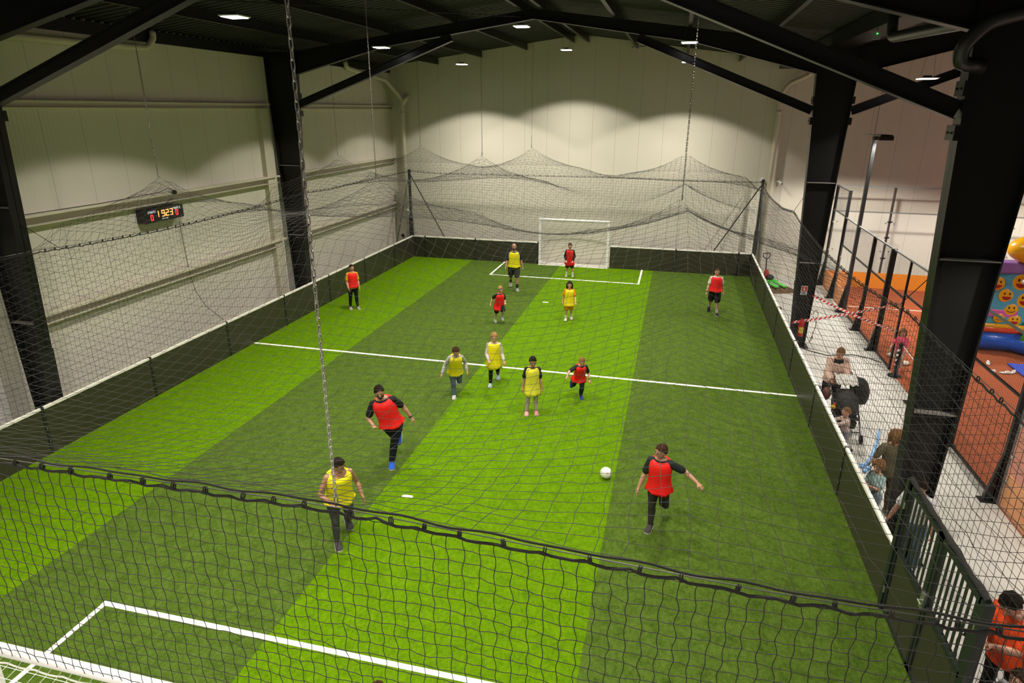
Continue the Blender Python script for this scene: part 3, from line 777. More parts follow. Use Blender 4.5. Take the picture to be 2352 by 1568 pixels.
# ------------------------------------------------------------------ padel court
PX, PY0, PY1 = 17.72, 4.3, 24.3
def padel():
    t = MB().box((PX, PY0, .0005), (PX + 10, PY1, .010)).build('padel_court', M_PADEL)
    tag(t, 'orange red padel court floor with white lines, right of the walkway', 'court')
    for nm, a, b in (('service_line', (PX, 21.22), (PX + 10, 21.28)), ('service_line', (PX, 7.32), (PX + 10, 7.38)), ('centre_line', (PX + 4.97, 7.35), (PX + 5.03, 21.25))):
        MB().box((*a, .010), (*b, .014)).build(nm, M_LINE, t)
    o = MB().box((PX + .06, PY1 - .05, .0), (PX + 10, PY1 - .02, .62))
    tag(o.build('kick_band', M_ORANGE), 'orange kick band along the foot of the far padel wall', 'band')
    tag(MB().box((PX + .035, 20.5, .0), (PX + .06, PY1 - .05, .62)).build('kick_band', M_ORANGE), 'orange kick band at the far corner of the padel side wall', 'band')
    tag(MB().box((PX + .035, PY0, .0), (PX + .06, 8.4, .62)).build('kick_band', M_ORANGE), 'orange kick band at the near end of the padel side wall', 'band')
padel()
M_GLASS = mat('clear_glass', (.9, .95, .93), .03, alpha=.10)
def fpost(y, h, label, deep=.10, wide=.07, flare=True):
    t = thing('fence_post', label, 'post', (PX, y, 0), 0)
    MB().hexa([(-deep / 2, -wide / 2, 0), (deep / 2, -wide / 2, 0), (deep / 2, wide / 2, 0), (-deep / 2, wide / 2, 0),
               (-deep / 2, -wide / 2, h), (deep / 2, -wide / 2, h), (deep / 2, wide / 2, h), (-deep / 2, wide / 2, h)]).build('upright', M_BLACK, t)
    if flare:
        MB().hexa([(-.20, -wide / 2, .02), (-.04, -wide / 2, .02), (-.04, wide / 2, .02), (-.20, wide / 2, .02),
                   (-.05, -wide / 2, 1.0), (-.04, -wide / 2, 1.0), (-.04, wide / 2, 1.0), (-.05, wide / 2, 1.0)]).build('gusset', M_BLACK, t)
        MB().box((-.26, -.1, .0), (.10, .1, .02)).build('base_plate', M_BLACK, t)
    return t
fpost(24.3, 3.93, 'dark padel fence post at the far corner, with a tall mesh top')
fpost(22.3, 3.93, 'dark padel fence post, second from the far corner, where the tall mesh top ends')
fpost(18.42, 3.0, 'dark padel fence post just in front of the light pole')
fpost(16.5, 3.0, 'wide dark padel fence post behind the crossing tapes', deep=.14, wide=.09)
fpost(15.0, 2.98, 'slim dark padel door post where the tapes end', deep=.05, wide=.05, flare=False)
fpost(12.75, 3.0, 'dark padel door post hidden behind the nearer valley column', flare=True)
fpost(10.65, 3.02, 'dark padel fence post with grey face right of the nearer valley column', deep=.12)
fpost(8.5, 3.0, 'dark padel fence post nearest the camera at the right edge', deep=.12)
def light_pole():
    t = thing('light_pole', 'tall dark light pole rising from the padel fence with floodlights on top', 'pole', (PX, 20.45, 0))
    MB().hexa([(-.06, -.06, 0), (.06, -.06, 0), (.06, .06, 0), (-.06, .06, 0), (-.05, -.05, 5.84), (.05, -.05, 5.84), (.05, .05, 5.84), (-.05, .05, 5.84)]).build('pole', mat('pole_grey', (.05, .055, .06), .35), t)
    MB().hexa([(-.24, -.05, .02), (-.04, -.05, .02), (-.04, .05, .02), (-.24, .05, .02), (-.06, -.05, 1.0), (-.04, -.05, 1.0), (-.04, .05, 1.0), (-.06, .05, 1.0)]).build('gusset', M_BLACK, t)
    MB().box((-.28, -.12, 0), (.1, .12, .02)).build('base_plate', M_BLACK, t)
    MB().box((-.2, -.5, 5.84), (.02, .5, 5.88)).build('cross_arm', M_GALV, t)
    f = MB().box((.02, -.42, 5.72), (.42, .42, 5.84))
    for i in range(8): f.box((.03 + .05 * i, -.4, 5.84), (.045 + .05 * i, .4, 5.88))
    fl = f.build('floodlight', M_BLACK, t)
    MB().box((.05, -.38, 5.7185), (.40, .38, 5.7205)).build('floodlight_glass', M_LED, fl)
    MB().tube([(-.05, 0, 5.88), (-.05, -.03, 8.2)], .006, 5).build('feed_cable', M_BLACK, t)
    return t
LP_ = light_pole()
def padel_light(x, y, z, w_, parent=None, cone=150):
    ld = bpy.data.lights.new('floodlight_lamp', 'SPOT'); ld.energy = w_; ld.color = PADEL_COL; ld.spot_size = R(cone); ld.spot_blend = .25; ld.shadow_soft_size = .2
    lo = bpy.data.objects.new('floodlight_lamp', ld); COL.objects.link(lo); lo.location = (x, y, z)
    if parent: lo.parent = parent
padel_light(.24, 0, 5.68, PADEL_W * .6, LP_)
# unseen floodlight poles, added to light the court from out of frame
def added_pole(x, y, w_):
    t = thing('light_pole', f'added padel light pole on the {"right" if x > 20 else "left"} side at {"the far" if y > 15 else "the near"} end, outside the picture', 'pole', (x, y, 0))
    MB().box((-.05, -.05, 0), (.05, .05, 5.84)).build('pole', M_BLACK, t)
    s = -1 if x > 20 else 1
    MB().box((min(0, s * .42), -.42, 5.72), (max(0, s * .42), .42, 5.84)).build('floodlight', M_BLACK, t)
    padel_light(s * .24, 0, 5.68, w_, t)
added_pole(PX + 10, 20.45, PADEL_W)
added_pole(PX + 10, 8.2, PADEL_W)
added_pole(PX, 4.6, PADEL_W * .35)

M_WIRE = mat('fence_wire', (.03, .032, .033), .5)
def mesh_panel(a, b, z0, z1, label, rails=(0, 1), cell=.055, flip=False):
    """Welded mesh between floor points a and b from z0 to z1 with flat rails."""
    a, b = Vector((*a, 0)), Vector((*b, 0)); d = b - a; L = d.length
    t = thing('mesh_panel', label, 'fence', a, math.atan2(d.y, d.x), 'wire mesh panels of the padel fence')
    n = int(L / cell); m = int((z1 - z0) / cell); lines = []
    for i in range(n + 1): lines.append(np.array([(L * i / n, 0, z0), (L * i / n, 0, z1)]))
    for j in range(m + 1): lines.append(np.array([(0, 0, z0 + (z1 - z0) * j / m), (L, 0, z0 + (z1 - z0) * j / m)]))
    V, Fc = tubes_np(lines, .0018); np_obj('wire_mesh', V, Fc, M_WIRE, t)
    for z in [z0 + (z1 - z0) * r_ for r_ in rails]:
        MB().box((0, -.02, z - .02), (L, .02, z + .02)).build('rail', M_BLACK if z < 2.9 else mat('rail_grey', (.16, .17, .17), .4), t)
mesh_panel((PX, 24.3), (PX, 22.3), 3.0, 3.9, 'high mesh strip on the padel side fence at the far corner')
mesh_panel((PX, 24.3), (PX + 4.0, 24.3), 2.95, 3.9, 'high mesh strip over the far padel wall, left half')
mesh_panel((PX + 4.0, 24.3), (PX + 8.0, 24.3), 2.95, 3.9, 'high mesh strip over the far padel wall, right half')
mesh_panel((PX, 22.3), (PX, 20.5), 2.02, 2.98, 'mesh strip above the side glass by the light pole')
mesh_panel((PX, 20.4), (PX, 18.45), .05, 2.98, 'mesh fence panel in front of the light pole', (0, .66, 1))
mesh_panel((PX, 18.4), (PX, 16.55), .05, 2.98, 'mesh fence panel behind the crossing tapes', (0, .66, 1))
mesh_panel((PX, 16.45), (PX, 15.02), .05, 2.98, 'mesh fence panel next to the padel doorway', (0, .66, 1))
mesh_panel((PX, 15.0), (PX, 12.8), 2.1, 2.98, 'mesh strip above the padel doorway', (0, 1))
mesh_panel((PX, 12.7), (PX, 10.7), .05, 3.0, 'mesh fence panel just behind the nearer valley column', (0, .66, 1))
mesh_panel((PX, 10.6), (PX, 8.55), .05, 3.0, 'mesh fence panel in front of the inflatable castle', (0, .66, 1))
def glass(a, b, z1, label):
    a, b = Vector((*a, 0)), Vector((*b, 0)); d = b - a; L = d.length
    t = thing('glass_panel', label, 'glass', a, math.atan2(d.y, d.x))
    MB().box((.03, -.006, .03), (L - .03, .006, z1)).build('pane', M_GLASS, t)
    for x in (.12, L - .12):
        for z in (.5, z1 / 2, z1 - .4): MB().tube([(x, -.02, z), (x, .02, z)], .03, 10).build('clamp', M_STEEL, t)
glass((PX, 24.27), (PX, 22.33), 2.95, 'clear glass padel wall on the side at the far corner')
glass((PX, 22.27), (PX, 20.55), 2.0, 'clear low glass padel wall beside the light pole')
for i in range(4): glass((PX + .05 + 2 * i, 24.3), (PX + 2 + 2 * i, 24.3), 2.95, f'clear glass panel of the far padel wall, {ORD[i]} from its left corner')
glass((PX, 8.45), (PX, 6.35), 1.98, 'clear low glass padel wall at the right edge')
for i in range(3):
    t = thing('wall_post', f'slim dark post holding the far padel wall, {ORD[i]} from its left corner', 'post', (PX + 2.02 + 2 * i, 24.36, 0))
    MB().box((-.035, -.03, 0), (.035, .05, 3.9)).build('upright', mat('post_plum', (.05, .035, .035), .4), t)
    for z in (1.2, 2.0, 2.6):
        MB().box((-.09, -.06, z - .03), (.09, -.03, z + .03)).build('glass_clamp', M_BLACK, t)

# ------------------------------------------------------------------ barrier tapes
M_TR, M_TW = mat('tape_red', (.72, .02, .025), .45), mat('tape_white', (.85, .84, .82), .45)
def tape(p, q, sag, label, n=44, h=.075):
    p, q = Vector(p), Vector(q)
    me = bpy.data.meshes.new('barrier_tape'); V = []; Fc = []
    for i in range(n + 1):
        u = i / n; c = p.lerp(q, u) + Vector((0, 0, -4 * sag * u * (1 - u))); tw = .5 * math.sin(u * 5)
        off = Vector((0, math.sin(tw), math.cos(tw))) * h / 2; sl = (q - p).normalized() * .035
        V += [tuple(c - off - sl), tuple(c + off + sl)]
    for i in range(n): Fc.append((2 * i, 2 * i + 2, 2 * i + 3, 2 * i + 1))
    me.from_pydata(V, [], Fc); me.materials.append(M_TR); me.materials.append(M_TW)
    for i, f in enumerate(me.polygons): f.material_index = i % 2
    o = bpy.data.objects.new('barrier_tape', me); COL.objects.link(o)
    s = o.modifiers.new('thickness', 'SOLIDIFY'); s.thickness = .002
    tag(o, label, 'tape')
tape((15.78, 16.22, 1.60), (PX - .03, 15.0, 1.08), .05, 'red and white barrier tape falling from the extinguisher column to the padel door post')
tape((15.34, 16.24, .75), (PX - .03, 15.04, 1.84), .04, 'red and white barrier tape rising from the extinguisher column to the padel door post')

# ------------------------------------------------------------------ things in the walkway
def extinguisher():
    t = thing('fire_extinguisher', 'red fire extinguisher hanging on the far valley column', 'extinguisher', (15.58, 16.12, .38))
    MB().lathe((0, 0, 0), [(.02, 0), (.075, .01), (.08, .03), (.08, .42), (.065, .48), (.03, .52), (.03, .55), (.01, .55)], 18).build('cylinder', mat('ext_red', (.55, .012, .012), .3), t, smooth=True)
    MB().box((-.02, -.03, .55), (.02, .03, .6)).bar((0, 0, .6), (0, -.12, .66), .025, .015).bar((0, 0, .57), (0, -.1, .56), .02, .012).build('valve_handle', M_BLACK, t)
    MB().tube([(0, .03, .57), (.07, .03, .6), (.11, .0, .5), (.09, -.02, .25), (.085, -.02, .12)], .012, 8).build('hose', M_BLACK, t)
    m = MB(); n = 8
    r1 = [(.0815 * math.cos(-PI / 2 + (i / n - .5) * 1.8), .0815 * math.sin(-PI / 2 + (i / n - .5) * 1.8)) for i in range(n + 1)]
    m.add([(x, y, .12) for x, y in r1] + [(x, y, .3) for x, y in r1], [(i, i + 1, i + n + 2, i + n + 1) for i in range(n)])
    m.build('yellow_label', mat('label_yellow', (.75, .55, .05), .5), t)
    MB().box((-.05, .07, .3), (.05, .15, .36)).build('wall_bracket', M_BLACK, t)
extinguisher()
t = thing('safety_sign', 'small white and red extinguisher sign on the far valley column', 'sign', (15.53, 16.262, 1.72))
MB().box((-.085, -.004, -.13), (.085, .004, .13)).build('plate', M_SIGNW, t)
MB().box((-.07, -.007, -.03), (.07, -.003, .115)).build('red_field', M_SIGNR, t)
MB().box((-.018, -.010, -.01), (.018, -.006, .07)).box((-.008, -.010, .07), (.008, -.006, .09)).box((-.03, -.010, .085), (.02, -.006, .095)).build('pictogram', M_SIGNW, t)
m_ = MB()
for k in range(3): m_.box((-.06, -.006, -.06 - .022 * k), (.06 - .02 * (k % 2), -.003, -.05 - .022 * k))
m_.build('caption_lines', mat('sign_blue', (.05, .12, .4), .5), t)
t = thing('hose_loop', 'thin black cable loop hanging beside the fire extinguisher', 'cable', (15.92, 16.15, 0))
MB().tube([(-.1, .08, 1.02), (.0, 0, 1.2), (.06, 0, 1.1), (.05, 0, .7), (-.02, 0, .35), (-.06, 0, .2), (.0, 0, .3), (.02, 0, .42)], .01, 6).build('loop', M_BLACK, t)
tag(MB().tube([(15.7, 16.2, .012), (15.9, 15.95, .012), (16.3, 15.68, .012), (16.7, 15.85, .012), (17.05, 15.93, .012), (17.4, 15.75, .012), (17.66, 15.45, .012)], .012, 6).build('floor_cable', M_BLACK),
    'black cable snaking across the walkway floor below the tapes', 'cable')

def pallet_jack():
    t = thing('pallet_jack', 'red hand pallet jack with green forks by the far end of the walkway', 'pallet jack', (15.5, 23.75, 0), R(22))
    red = mat('jack_red', (.55, .03, .025), .4); grn = mat('jack_green', (.06, .62, .04), .45)
    MB().hexa([(-.16, -.14, .12), (.16, -.14, .12), (.12, .1, .12), (-.12, .1, .12), (-.05, -.06, .62), (.05, -.06, .62), (.05, .06, .62), (-.05, .06, .62)]).build('pump_housing', red, t, bevel=.02)
    MB().tube([(0, .05, .5), (0, .12, 1.02)], .022, 10).build('handle_shaft', M_BLACK, t)
    hp = [(.0, .12, 1.0), (-.13, .135, 1.1), (-.16, .14, 1.18), (-.12, .15, 1.24), (0, .15, 1.25), (.12, .15, 1.24), (.16, .14, 1.18), (.13, .135, 1.1), (0, .12, 1.0)]
    MB().tube(hp, .018, 10).tube([(0, .12, 1.0), (0, .15, 1.25)], .012, 8).build('handle_loop', M_BLACK, t)
    for x in (-.17, .17):
        MB().box((x - .08, -1.2, .19), (x + .08, -.1, .235)).build('fork', grn, t, bevel=.01)
        MB().tube([(x - .04, -1.1, .07), (x + .04, -1.1, .07)], .05, 12).build('fork_roller', M_BLACK, t)
    MB().box((-.25, -.45, .24), (.25, -.12, .28)).build('green_cover', grn, t)
    for x in (-.05, .05): MB().tube([(x - .025, .02, .1), (x + .025, .02, .1)], .1, 16).build('steer_wheel', M_BLACK, t)
    MB().ell((.02, -.26, .36), (.16, .16, .12), 12, 8).build('black_sack', mat('sack_black', (.015, .013, .012), .6, bump=(30, .4)), t, smooth=True)
pallet_jack()
t = thing('wooden_pallet', 'small brown wooden pallet under the green pallet jack forks', 'pallet', (15.93, 22.78, 0), R(22))
wd = mat('pallet_wood', (.17, .10, .055), .8, noise=(12, .3))
for k in range(5): MB().box((-.45 + .19 * k, -.3, .125), (-.33 + .19 * k, .3, .145)).build('deck_board', wd, t)
for y in (-.3, -.04, .22): MB().box((-.46, y, .03), (.46, y + .08, .125)).build('bearer', wd, t)
for y in (-.3, -.04, .22): MB().box((-.46, y, .0), (.46, y + .08, .03)).build('bottom_board', wd, t)

def bollard():
    t = thing('bollard', 'black bollard wrapped in white tape at the padel doorway', 'bollard', (17.72, 14.5, 0))
    MB().lathe((0, 0, 0), [(.17, 0), (.17, .03), (.05, .06), (.05, .86), (.06, .88), (.04, .92), (.0, .93)], 16).build('post', M_BLACK, t, smooth=True)
    m = MB(); n = 60; pts = [(.056 * math.cos(i * .55), .056 * math.sin(i * .55), .12 + .7 * i / n) for i in range(n + 1)]
    V = [(x, y, z - .03) for x, y, z in pts] + [(x, y, z + .03) for x, y, z in pts]
    m.add(V, [(i, i + 1, i + n + 2, i + n + 1) for i in range(n) if (i // 6) % 2 == 0]); m.build('tape_wrap', M_TW, t)
    c = MB(); c.tube([(.05, 0, .85), (.3, -.3, .55), (.55, -.7, .4), (.8, -1.1, .4), (.3, -1.5, .6)], .012, 6); c.build('plastic_chain', M_TW, t)
bollard()

def litter(x, y, label, rz, two=True, col=(.75, .74, .7)):
    m = mat('shoe_%d' % int(col[0] * 100), col, .6)
    t = thing('shoe', label, 'shoe', (x, y, .010), rz)
    rings = []
    for k in range(8):
        u = k / 7; yy = -.12 + .24 * u; w_ = .04 * (.75 + .5 * math.sin(PI * u)) * (1 if 0 < k < 7 else .5); h = .075 - .045 * u + (.02 if k in (1, 2) else 0)
        rings.append([(w_ * math.cos(a), yy, max(0, h / 2 + h / 2 * math.sin(a))) for a in [2 * PI * i / 10 for i in range(10)]])
    MB().rings(rings).build('upper', m, t, smooth=True)
    MB().box((-.04, -.12, 0), (.04, .12, .018)).build('sole', M_BLACK, t, bevel=.01)
litter(20.35, 15.50, 'white shoe on the padel floor, leftmost of the loose shoes before the castle', .4)
litter(20.62, 15.42, 'white shoe on its own in the middle of the padel floor before the castle', 1.6)
litter(20.85, 15.5, 'pale shoe closest to the blue mat', 2.3, col=(.6, .58, .55))
litter(20.5, 16.1, 'white shoe lying right by the foot of the castle', 2.9, col=(.7, .68, .66))
tag(MB().box((21.0, 15.25, .010), (22.6, 16.2, .06)).build('play_mat', mat('mat_blue', (.02, .06, .50), .5), bevel=.015), 'flat blue mat on the padel floor in front of the castle', 'mat')
for i, (x, y, s) in enumerate(((18.05, 16.05, 'near the fence'), (18.2, 15.45, 'beside the bollard'))):
    m = MB(); m.ell((0, 0, .05), (.13, .1, .06), 10, 6); m.ell((.1, .06, .04), (.08, .07, .05), 8, 6)
    o = m.build('crumpled_bag', mat('bag_pale', (.6, .58, .5), .6, bump=(25, .8))); o.location = (x, y, .01); tag(o, f'pale crumpled bag on the padel floor {s}', 'bag')

# ------------------------------------------------------------------ inflatable castle
def castle():
    t = thing('inflatable_castle', 'colourful inflatable castle with smiley faces on the padel court', 'bouncy castle', (20.65, 17.5, .010))
    C_ = lambda n, c, **k: mat('pvc_' + n, c, .28, **k)
    blue, red, yel, grn, wht, pur, sky = C_('blue', (.012, .10, .55)), C_('red', (.68, .07, .02)), C_('yellow', (.85, .42, .008)), C_('green', (.10, .42, .012)), C_('white', (.82, .78, .72)), C_('purple', (.30, .16, .52)), C_('sky', (.08, .40, .58))
    blk = C_('black', (.02, .015, .015)); mouth = C_('mouth', (.35, .01, .01))
    MB().tube([(-.15, -.05, .28), (.9, -.05, .28), (1.3, -.45, .28), (2.2, -1.3, .28)], .275, 18).build('base_tube', blue, t, smooth=True)
    MB().tube([(-.15, 3.2, .28), (-.15, -.05, .28)], .275, 18).build('base_tube', blue, t, smooth=True)
    for k, (m, r_) in enumerate(((red, .10), (yel, .07))):
        MB().tube([(-.12, -.06, .62 + .11 * k), (.9, -.06, .62 + .11 * k), (1.15, -.1, .62 + .11 * k)], r_, 12).build('rainbow_tube', m, t, smooth=True)
    MB().ell((1.45, -.35, .62), (.34, .26, .26), 18, 12).build('white_bolster', wht, t, smooth=True)
    MB().tube([(1.0, -.3, .5), (1.5, -.65, .44), (2.2, -1.25, .44)], .13, 12).build('green_bolster', grn, t, smooth=True)
    MB().tube([(1.1, -.28, .64), (1.6, -.6, .62), (2.2, -1.15, .6)], .09, 12).build('yellow_bolster', yel, t, smooth=True)
    # printed back wall panel, slightly puffed
    b = MB(); rings = []
    for k in range(7):
        z = .7 + 1.75 * k / 6; rings.append([(-.05, .1, z), (.55, .04 - .03 * math.sin(PI * k / 6), z), (2.2, .04, z), (2.2, .5, z), (-.05, .5, z)])
    b.rings(rings).build('printed_panel', sky, t)
    MB().box((-.06, .0, 2.25), (2.2, .5, 2.58)).build('purple_band', pur, t, bevel=.06)
    MB().box((.0, .015, .98), (.9, .07, 1.2)).build('pink_band', C_('pink', (.65, .12, .42)), t, bevel=.03)
    for i, z in enumerate((1.0, 1.32, 1.62, 1.9)):
        MB().box((1.22 + .02 * i, -.28 + .05 * i, z - .3), (2.1, .35, z)).build('green_step', grn, t, bevel=.07)
    def smiley(x, z, r_, open_=True, y=.03):
        f = MB().ell((x, y, z), (r_, .03, r_), 20, 12).build('smiley_face', yel, t, smooth=True)
        for s in (-1, 1): MB().ell((x + s * r_ * .33, y - .026, z + r_ * .3), (r_ * .12, .010, r_ * .2), 10, 6).build('eye', blk, f)
        m = MB(); n = 10; pts = [(x + r_ * .55 * math.cos(PI + PI * i / n), z - r_ * .12 + r_ * (.5 if open_ else .3) * math.sin(PI + PI * i / n)) for i in range(n + 1)]
        if not open_: pts += [(x + r_ * .5 * math.cos(PI * i / n) , z - r_ * .12 - r_ * .2 * math.sin(PI * i / n)) for i in range(n + 1)]
        m.prism(pts, 1, y - .036, y - .012); m.build('mouth', mouth if open_ else blk, f)
    smiley(.78, 2.02, .24); smiley(.50, 1.62, .2); smiley(.98, 1.52, .23); smiley(.70, 1.22, .19, False); smiley(.86, .90, .17); smiley(.46, .95, .15, False); smiley(.2, 1.95, .2)
    # big grinning head on top with a white glove
    h = MB().ell((1.04, .1, 2.95), (.78, .5, .42), 24, 16).build('big_head', yel, t, smooth=True)
    m = MB(); m.prism([(.68, 2.96), (.72, 2.80), (.86, 2.72), (1.30, 2.72), (1.44, 2.80), (1.48, 2.96)], 1, -.42, -.3); m.build('grin', wht, h)
    for k in range(4): MB().box((.80 + .16 * k, -.425, 2.72), (.81 + .16 * k, -.418, 2.96)).build('tooth_line', blk, h)
    for s in (-1, 1): MB().tube([(1.04 + s * .3 - .12, -.35, 3.06), (1.04 + s * .3, -.36, 3.13), (1.04 + s * .3 + .12, -.35, 3.06)], .02, 6).build('eyebrow', blk, h)
    gl = MB(); gl.ell((1.0, -.3, 2.24), (.24, .16, .25), 16, 12); gl.ell((.74, -.34, 2.38), (.13, .1, .085), 12, 8); gl.ell((.72, -.34, 2.12), (.12, .1, .08), 12, 8); gl.ell((1.0, -.34, 2.50), (.11, .1, .12), 12, 8)
    gl.build('white_glove', wht, t, smooth=True)
    MB().box((-.15, .5, .4), (2.6, 3.2, .55)).build('bounce_floor', blue, t)
    MB().ell((1.65, -.1, 2.05), (.25, .2, .3), 14, 10).build('dark_arm', blk, t, smooth=True)
castle()

# ball in flight
t = thing('football', 'white football on the bright stripe, left of the nearest red-bibbed player', 'ball', (10.88, 7.53, .122))
o = MB().ell((0, 0, 0), (.11, .11, .11), 24, 16).build('ball_skin', mat('ball_white', (.82, .82, .74), .45), t, smooth=True)
m = MB()
for v in ((0, 0, 1), (.894, 0, .447), (.276, .85, .447), (-.724, .526, .447), (-.724, -.526, .447), (.276, -.85, .447), (0, 0, -1), (-.894, 0, -.447), (-.276, -.85, -.447), (.724, -.526, -.447), (.724, .526, -.447), (-.276, .85, -.447)):
    n = Vector(v); u = n.orthogonal().normalized(); w2 = n.cross(u)
    m.add([tuple((n * .1085 + (u * math.cos(a) + w2 * math.sin(a)) * .026)) for a in [2 * PI * i / 5 for i in range(5)]] + [tuple(n * .1115)], [(i, (i + 1) % 5, 5) for i in range(5)])
m.build('ball_panel', mat('ball_grey', (.55, .55, .5), .5), t)
#PEOPLE
# ------------------------------------------------------------------ people
SKIN = {'fair': (.55, .29, .20), 'mid': (.44, .23, .15), 'tan': (.34, .17, .10)}
HAIRC = {'dark': (.014, .009, .006), 'brown': (.060, .028, .014), 'light': (.24, .125, .05), 'blond': (.40, .23, .085), 'black': (.012, .010, .010)}
def fabric(col, rough=.85):
    return mat('fabric_%02x%02x%02x' % tuple(int(min(1, c) * 255) for c in col) + f'_{int(col[0]*1e4)}_{int(col[1]*1e4)}', col, rough, bump=(35, .25), spec=.2)
RED, YEL = (.88, .018, .016), (.74, .66, .010)
def remesh(o, vox, it=3, fac=.5):
    r = o.modifiers.new('remesh', 'REMESH'); r.mode = 'VOXEL'; r.voxel_size = vox; r.use_smooth_shade = True
    sm = o.modifiers.new('smooth', 'SMOOTH'); sm.factor = fac; sm.iterations = it
def oring(c, ax, ay, u, v, n=16, fn=None):
    out = []
    for k in range(n):
        a = 2 * PI * k / n; s_ = fn(a) if fn else 1.0
        out.append(c + u * (math.cos(a) * ax * s_) + v * (math.sin(a) * ay * s_))
    return out
def limb(mb, pts, rad, n=12):
    """Round tapering limb with domed ends."""
    pts = [Vector(p) for p in pts]
    d0 = (pts[0] - pts[1]).normalized(); d1 = (pts[-1] - pts[-2]).normalized()
    P = [pts[0] + d0 * rad[0] * .9, pts[0] + d0 * rad[0] * .6] + pts + [pts[-1] + d1 * rad[-1] * .6, pts[-1] + d1 * rad[-1] * .9]
    r = [rad[0] * .35, rad[0] * .78] + list(rad) + [rad[-1] * .78, rad[-1] * .35]
    mb.tube(P, r, n)

def person(label, loc, H, ratio=7.3, face=0.0, skin='fair', hair=('short', 'brown'), plant='L',
           legs=None, arms=None, lean=0.0, roll=0.0, twist=0.0, head=(0, 0), width=1.0, jump=0.0,
           shirt=None, shirt_low=None, bib=None, bottom=None, shoes=(.6, .6, .6), socks=None, beard=None, coat=None, fingers=.55, abs_face=None, extra=None, vox=.0085):
    """Figure facing -Y locally.  legs/arms: per side 'L' (+X) and 'R' (-X).
    leg = (thigh forward deg, thigh outward deg, knee bend deg); arm = (forward, outward, elbow bend, forearm inward)."""
    legs = legs or {}; arms = arms or {}
    dx, dy = CAM.x - loc[0], CAM.y - loc[1]
    h = math.atan2(dx, -dy) + R(face) if abs_face is None else R(abs_face)
    t = thing('person', label, 'person', (loc[0], loc[1], loc[2] if len(loc) > 2 else .012), h)
    hh = H / ratio; chin = H - hh; sk = mat('skin_' + skin, SKIN[skin], .5, noise=(9, .06))
    hipz = H * (.50 if ratio > 6.8 else .475); neck = chin - .015 * H; shz = chin - .055 * H
    TL = shz - hipz
    X, Y, Z = Vector((1, 0, 0)), Vector((0, 1, 0)), Vector((0, 0, 1))
    M = Matrix.Rotation(R(roll), 3, 'Y') @ Matrix.Rotation(R(lean), 3, 'X')      # lean forward towards -Y, roll towards +X
    up = (M @ Z).normalized(); fr0 = (M @ -Y).normalized()
    def frame(tt):
        a = Matrix.Rotation(R(twist) * max(0, min(1, tt)), 3, up)
        return a @ (M @ X), a @ fr0
    def sp(tt): return up * (TL * tt) + fr0 * (.012 * H * math.sin(PI * max(0, min(1, tt))))
    # legs
    J = {}
    thigh, shin = (hipz - .045 * H) * .515, (hipz - .045 * H) * .485
    for s, sg in (('L', 1), ('R', -1)):
        f, o_, k = legs.get(s, (2, 3, 4))
        hp = X * sg * .052 * H * width
        d1 = Matrix.Rotation(R(-o_) * sg, 3, 'Y') @ (Matrix.Rotation(R(-f), 3, 'X') @ -Z)
        d2 = Matrix.Rotation(R(-o_) * sg, 3, 'Y') @ (Matrix.Rotation(R(-f + k), 3, 'X') @ -Z)
        kn = hp + d1 * thigh; an = kn + d2 * shin
        pitch = max(-8, min(75, (k - f))) * (.75 if k - f > 12 else 0)         # trailing foot points down
        fd = Matrix.Rotation(R(pitch), 3, 'X') @ -Y
        fu = Matrix.Rotation(R(pitch), 3, 'X') @ Z
        ang = Matrix.Rotation(R(6) * sg, 3, 'Z'); fd = ang @ fd; fu = ang @ fu
        J[s] = dict(hip=hp, knee=kn, ankle=an, fd=fd, fu=fu, side=fd.cross(fu))
    FL = .150 * H
    def solepts(j): return [j['ankle'] - j['fu'] * .045 * H - j['fd'] * .25 * FL, j['ankle'] - j['fu'] * .045 * H + j['fd'] * .75 * FL]
    low = min(p.z for s in 'LR' for p in solepts(J[s]))
    pj = J[plant]; base = pj['ankle'] + pj['fd'] * .2 * FL
    off = Vector((-base.x, -base.y, -low + jump))
    for s in 'LR':
        for k in ('hip', 'knee', 'ankle'): J[s][k] = J[s][k] + off
    spo = lambda tt: sp(tt) + off
    # torso profile: (t, half width, half depth), fractions of H
    TOR = [(-.20, .070, .060), (-.10, .094, .072), (.02, .100, .075), (.22, .090, .068), (.38, .085, .064), (.58, .094, .069), (.78, .103, .069), (.92, .100, .060), (1.03, .070, .048), (1.12, .042, .040)]
    def torso(mb, rows, grow=0.0, n=18, tilt=None):
        rings = []
        for tt, a, b in rows:
            u, f = frame(tt); c = spo(tt)
            r = oring(c, a * H * width + grow, b * H * width + grow, u, f, n)
            if tilt and tt >= tilt[0]:
                r = [p - up * (tilt[1] * ((p - c).dot(f) / (b * H * width + grow) + .25)) for p in r]
            rings.append(r)
        mb.rings(rings)
    A = {}
    for s, sg in (('L', 1), ('R', -1)):
        f, o_, e, inn = arms.get(s, (4, 9, 12, 6))
        u, fr = frame(.95); sh = spo(.93) + u * sg * .098 * H * width
        def rot(fw, out, base_dir):
            return base_dir
        q = Matrix.Rotation(R(f), 3, u * -1 if False else u.normalized() * -1)
        d1 = Matrix.Rotation(R(-f), 3, u) @ -up
        d1 = Matrix.Rotation(R(-o_) * sg, 3, fr * -1) @ d1
        ax2 = d1.cross(fr); ax2 = ax2 if ax2.length > .15 else u * 1.0
        d2 = (Matrix.Rotation(R(e), 3, d1.cross(fr).normalized()) @ d1) if d1.cross(fr).length > .15 else (Matrix.Rotation(R(-e), 3, u) @ d1)
        d2 = (d2 - u * sg * math.sin(R(inn))).normalized()
        el = sh + d1 * .168 * H; wr = el + d2 * .142 * H
        A[s] = dict(sh=sh, el=el, wr=wr, d1=d1, d2=d2, sg=sg, u=u, fr=fr)
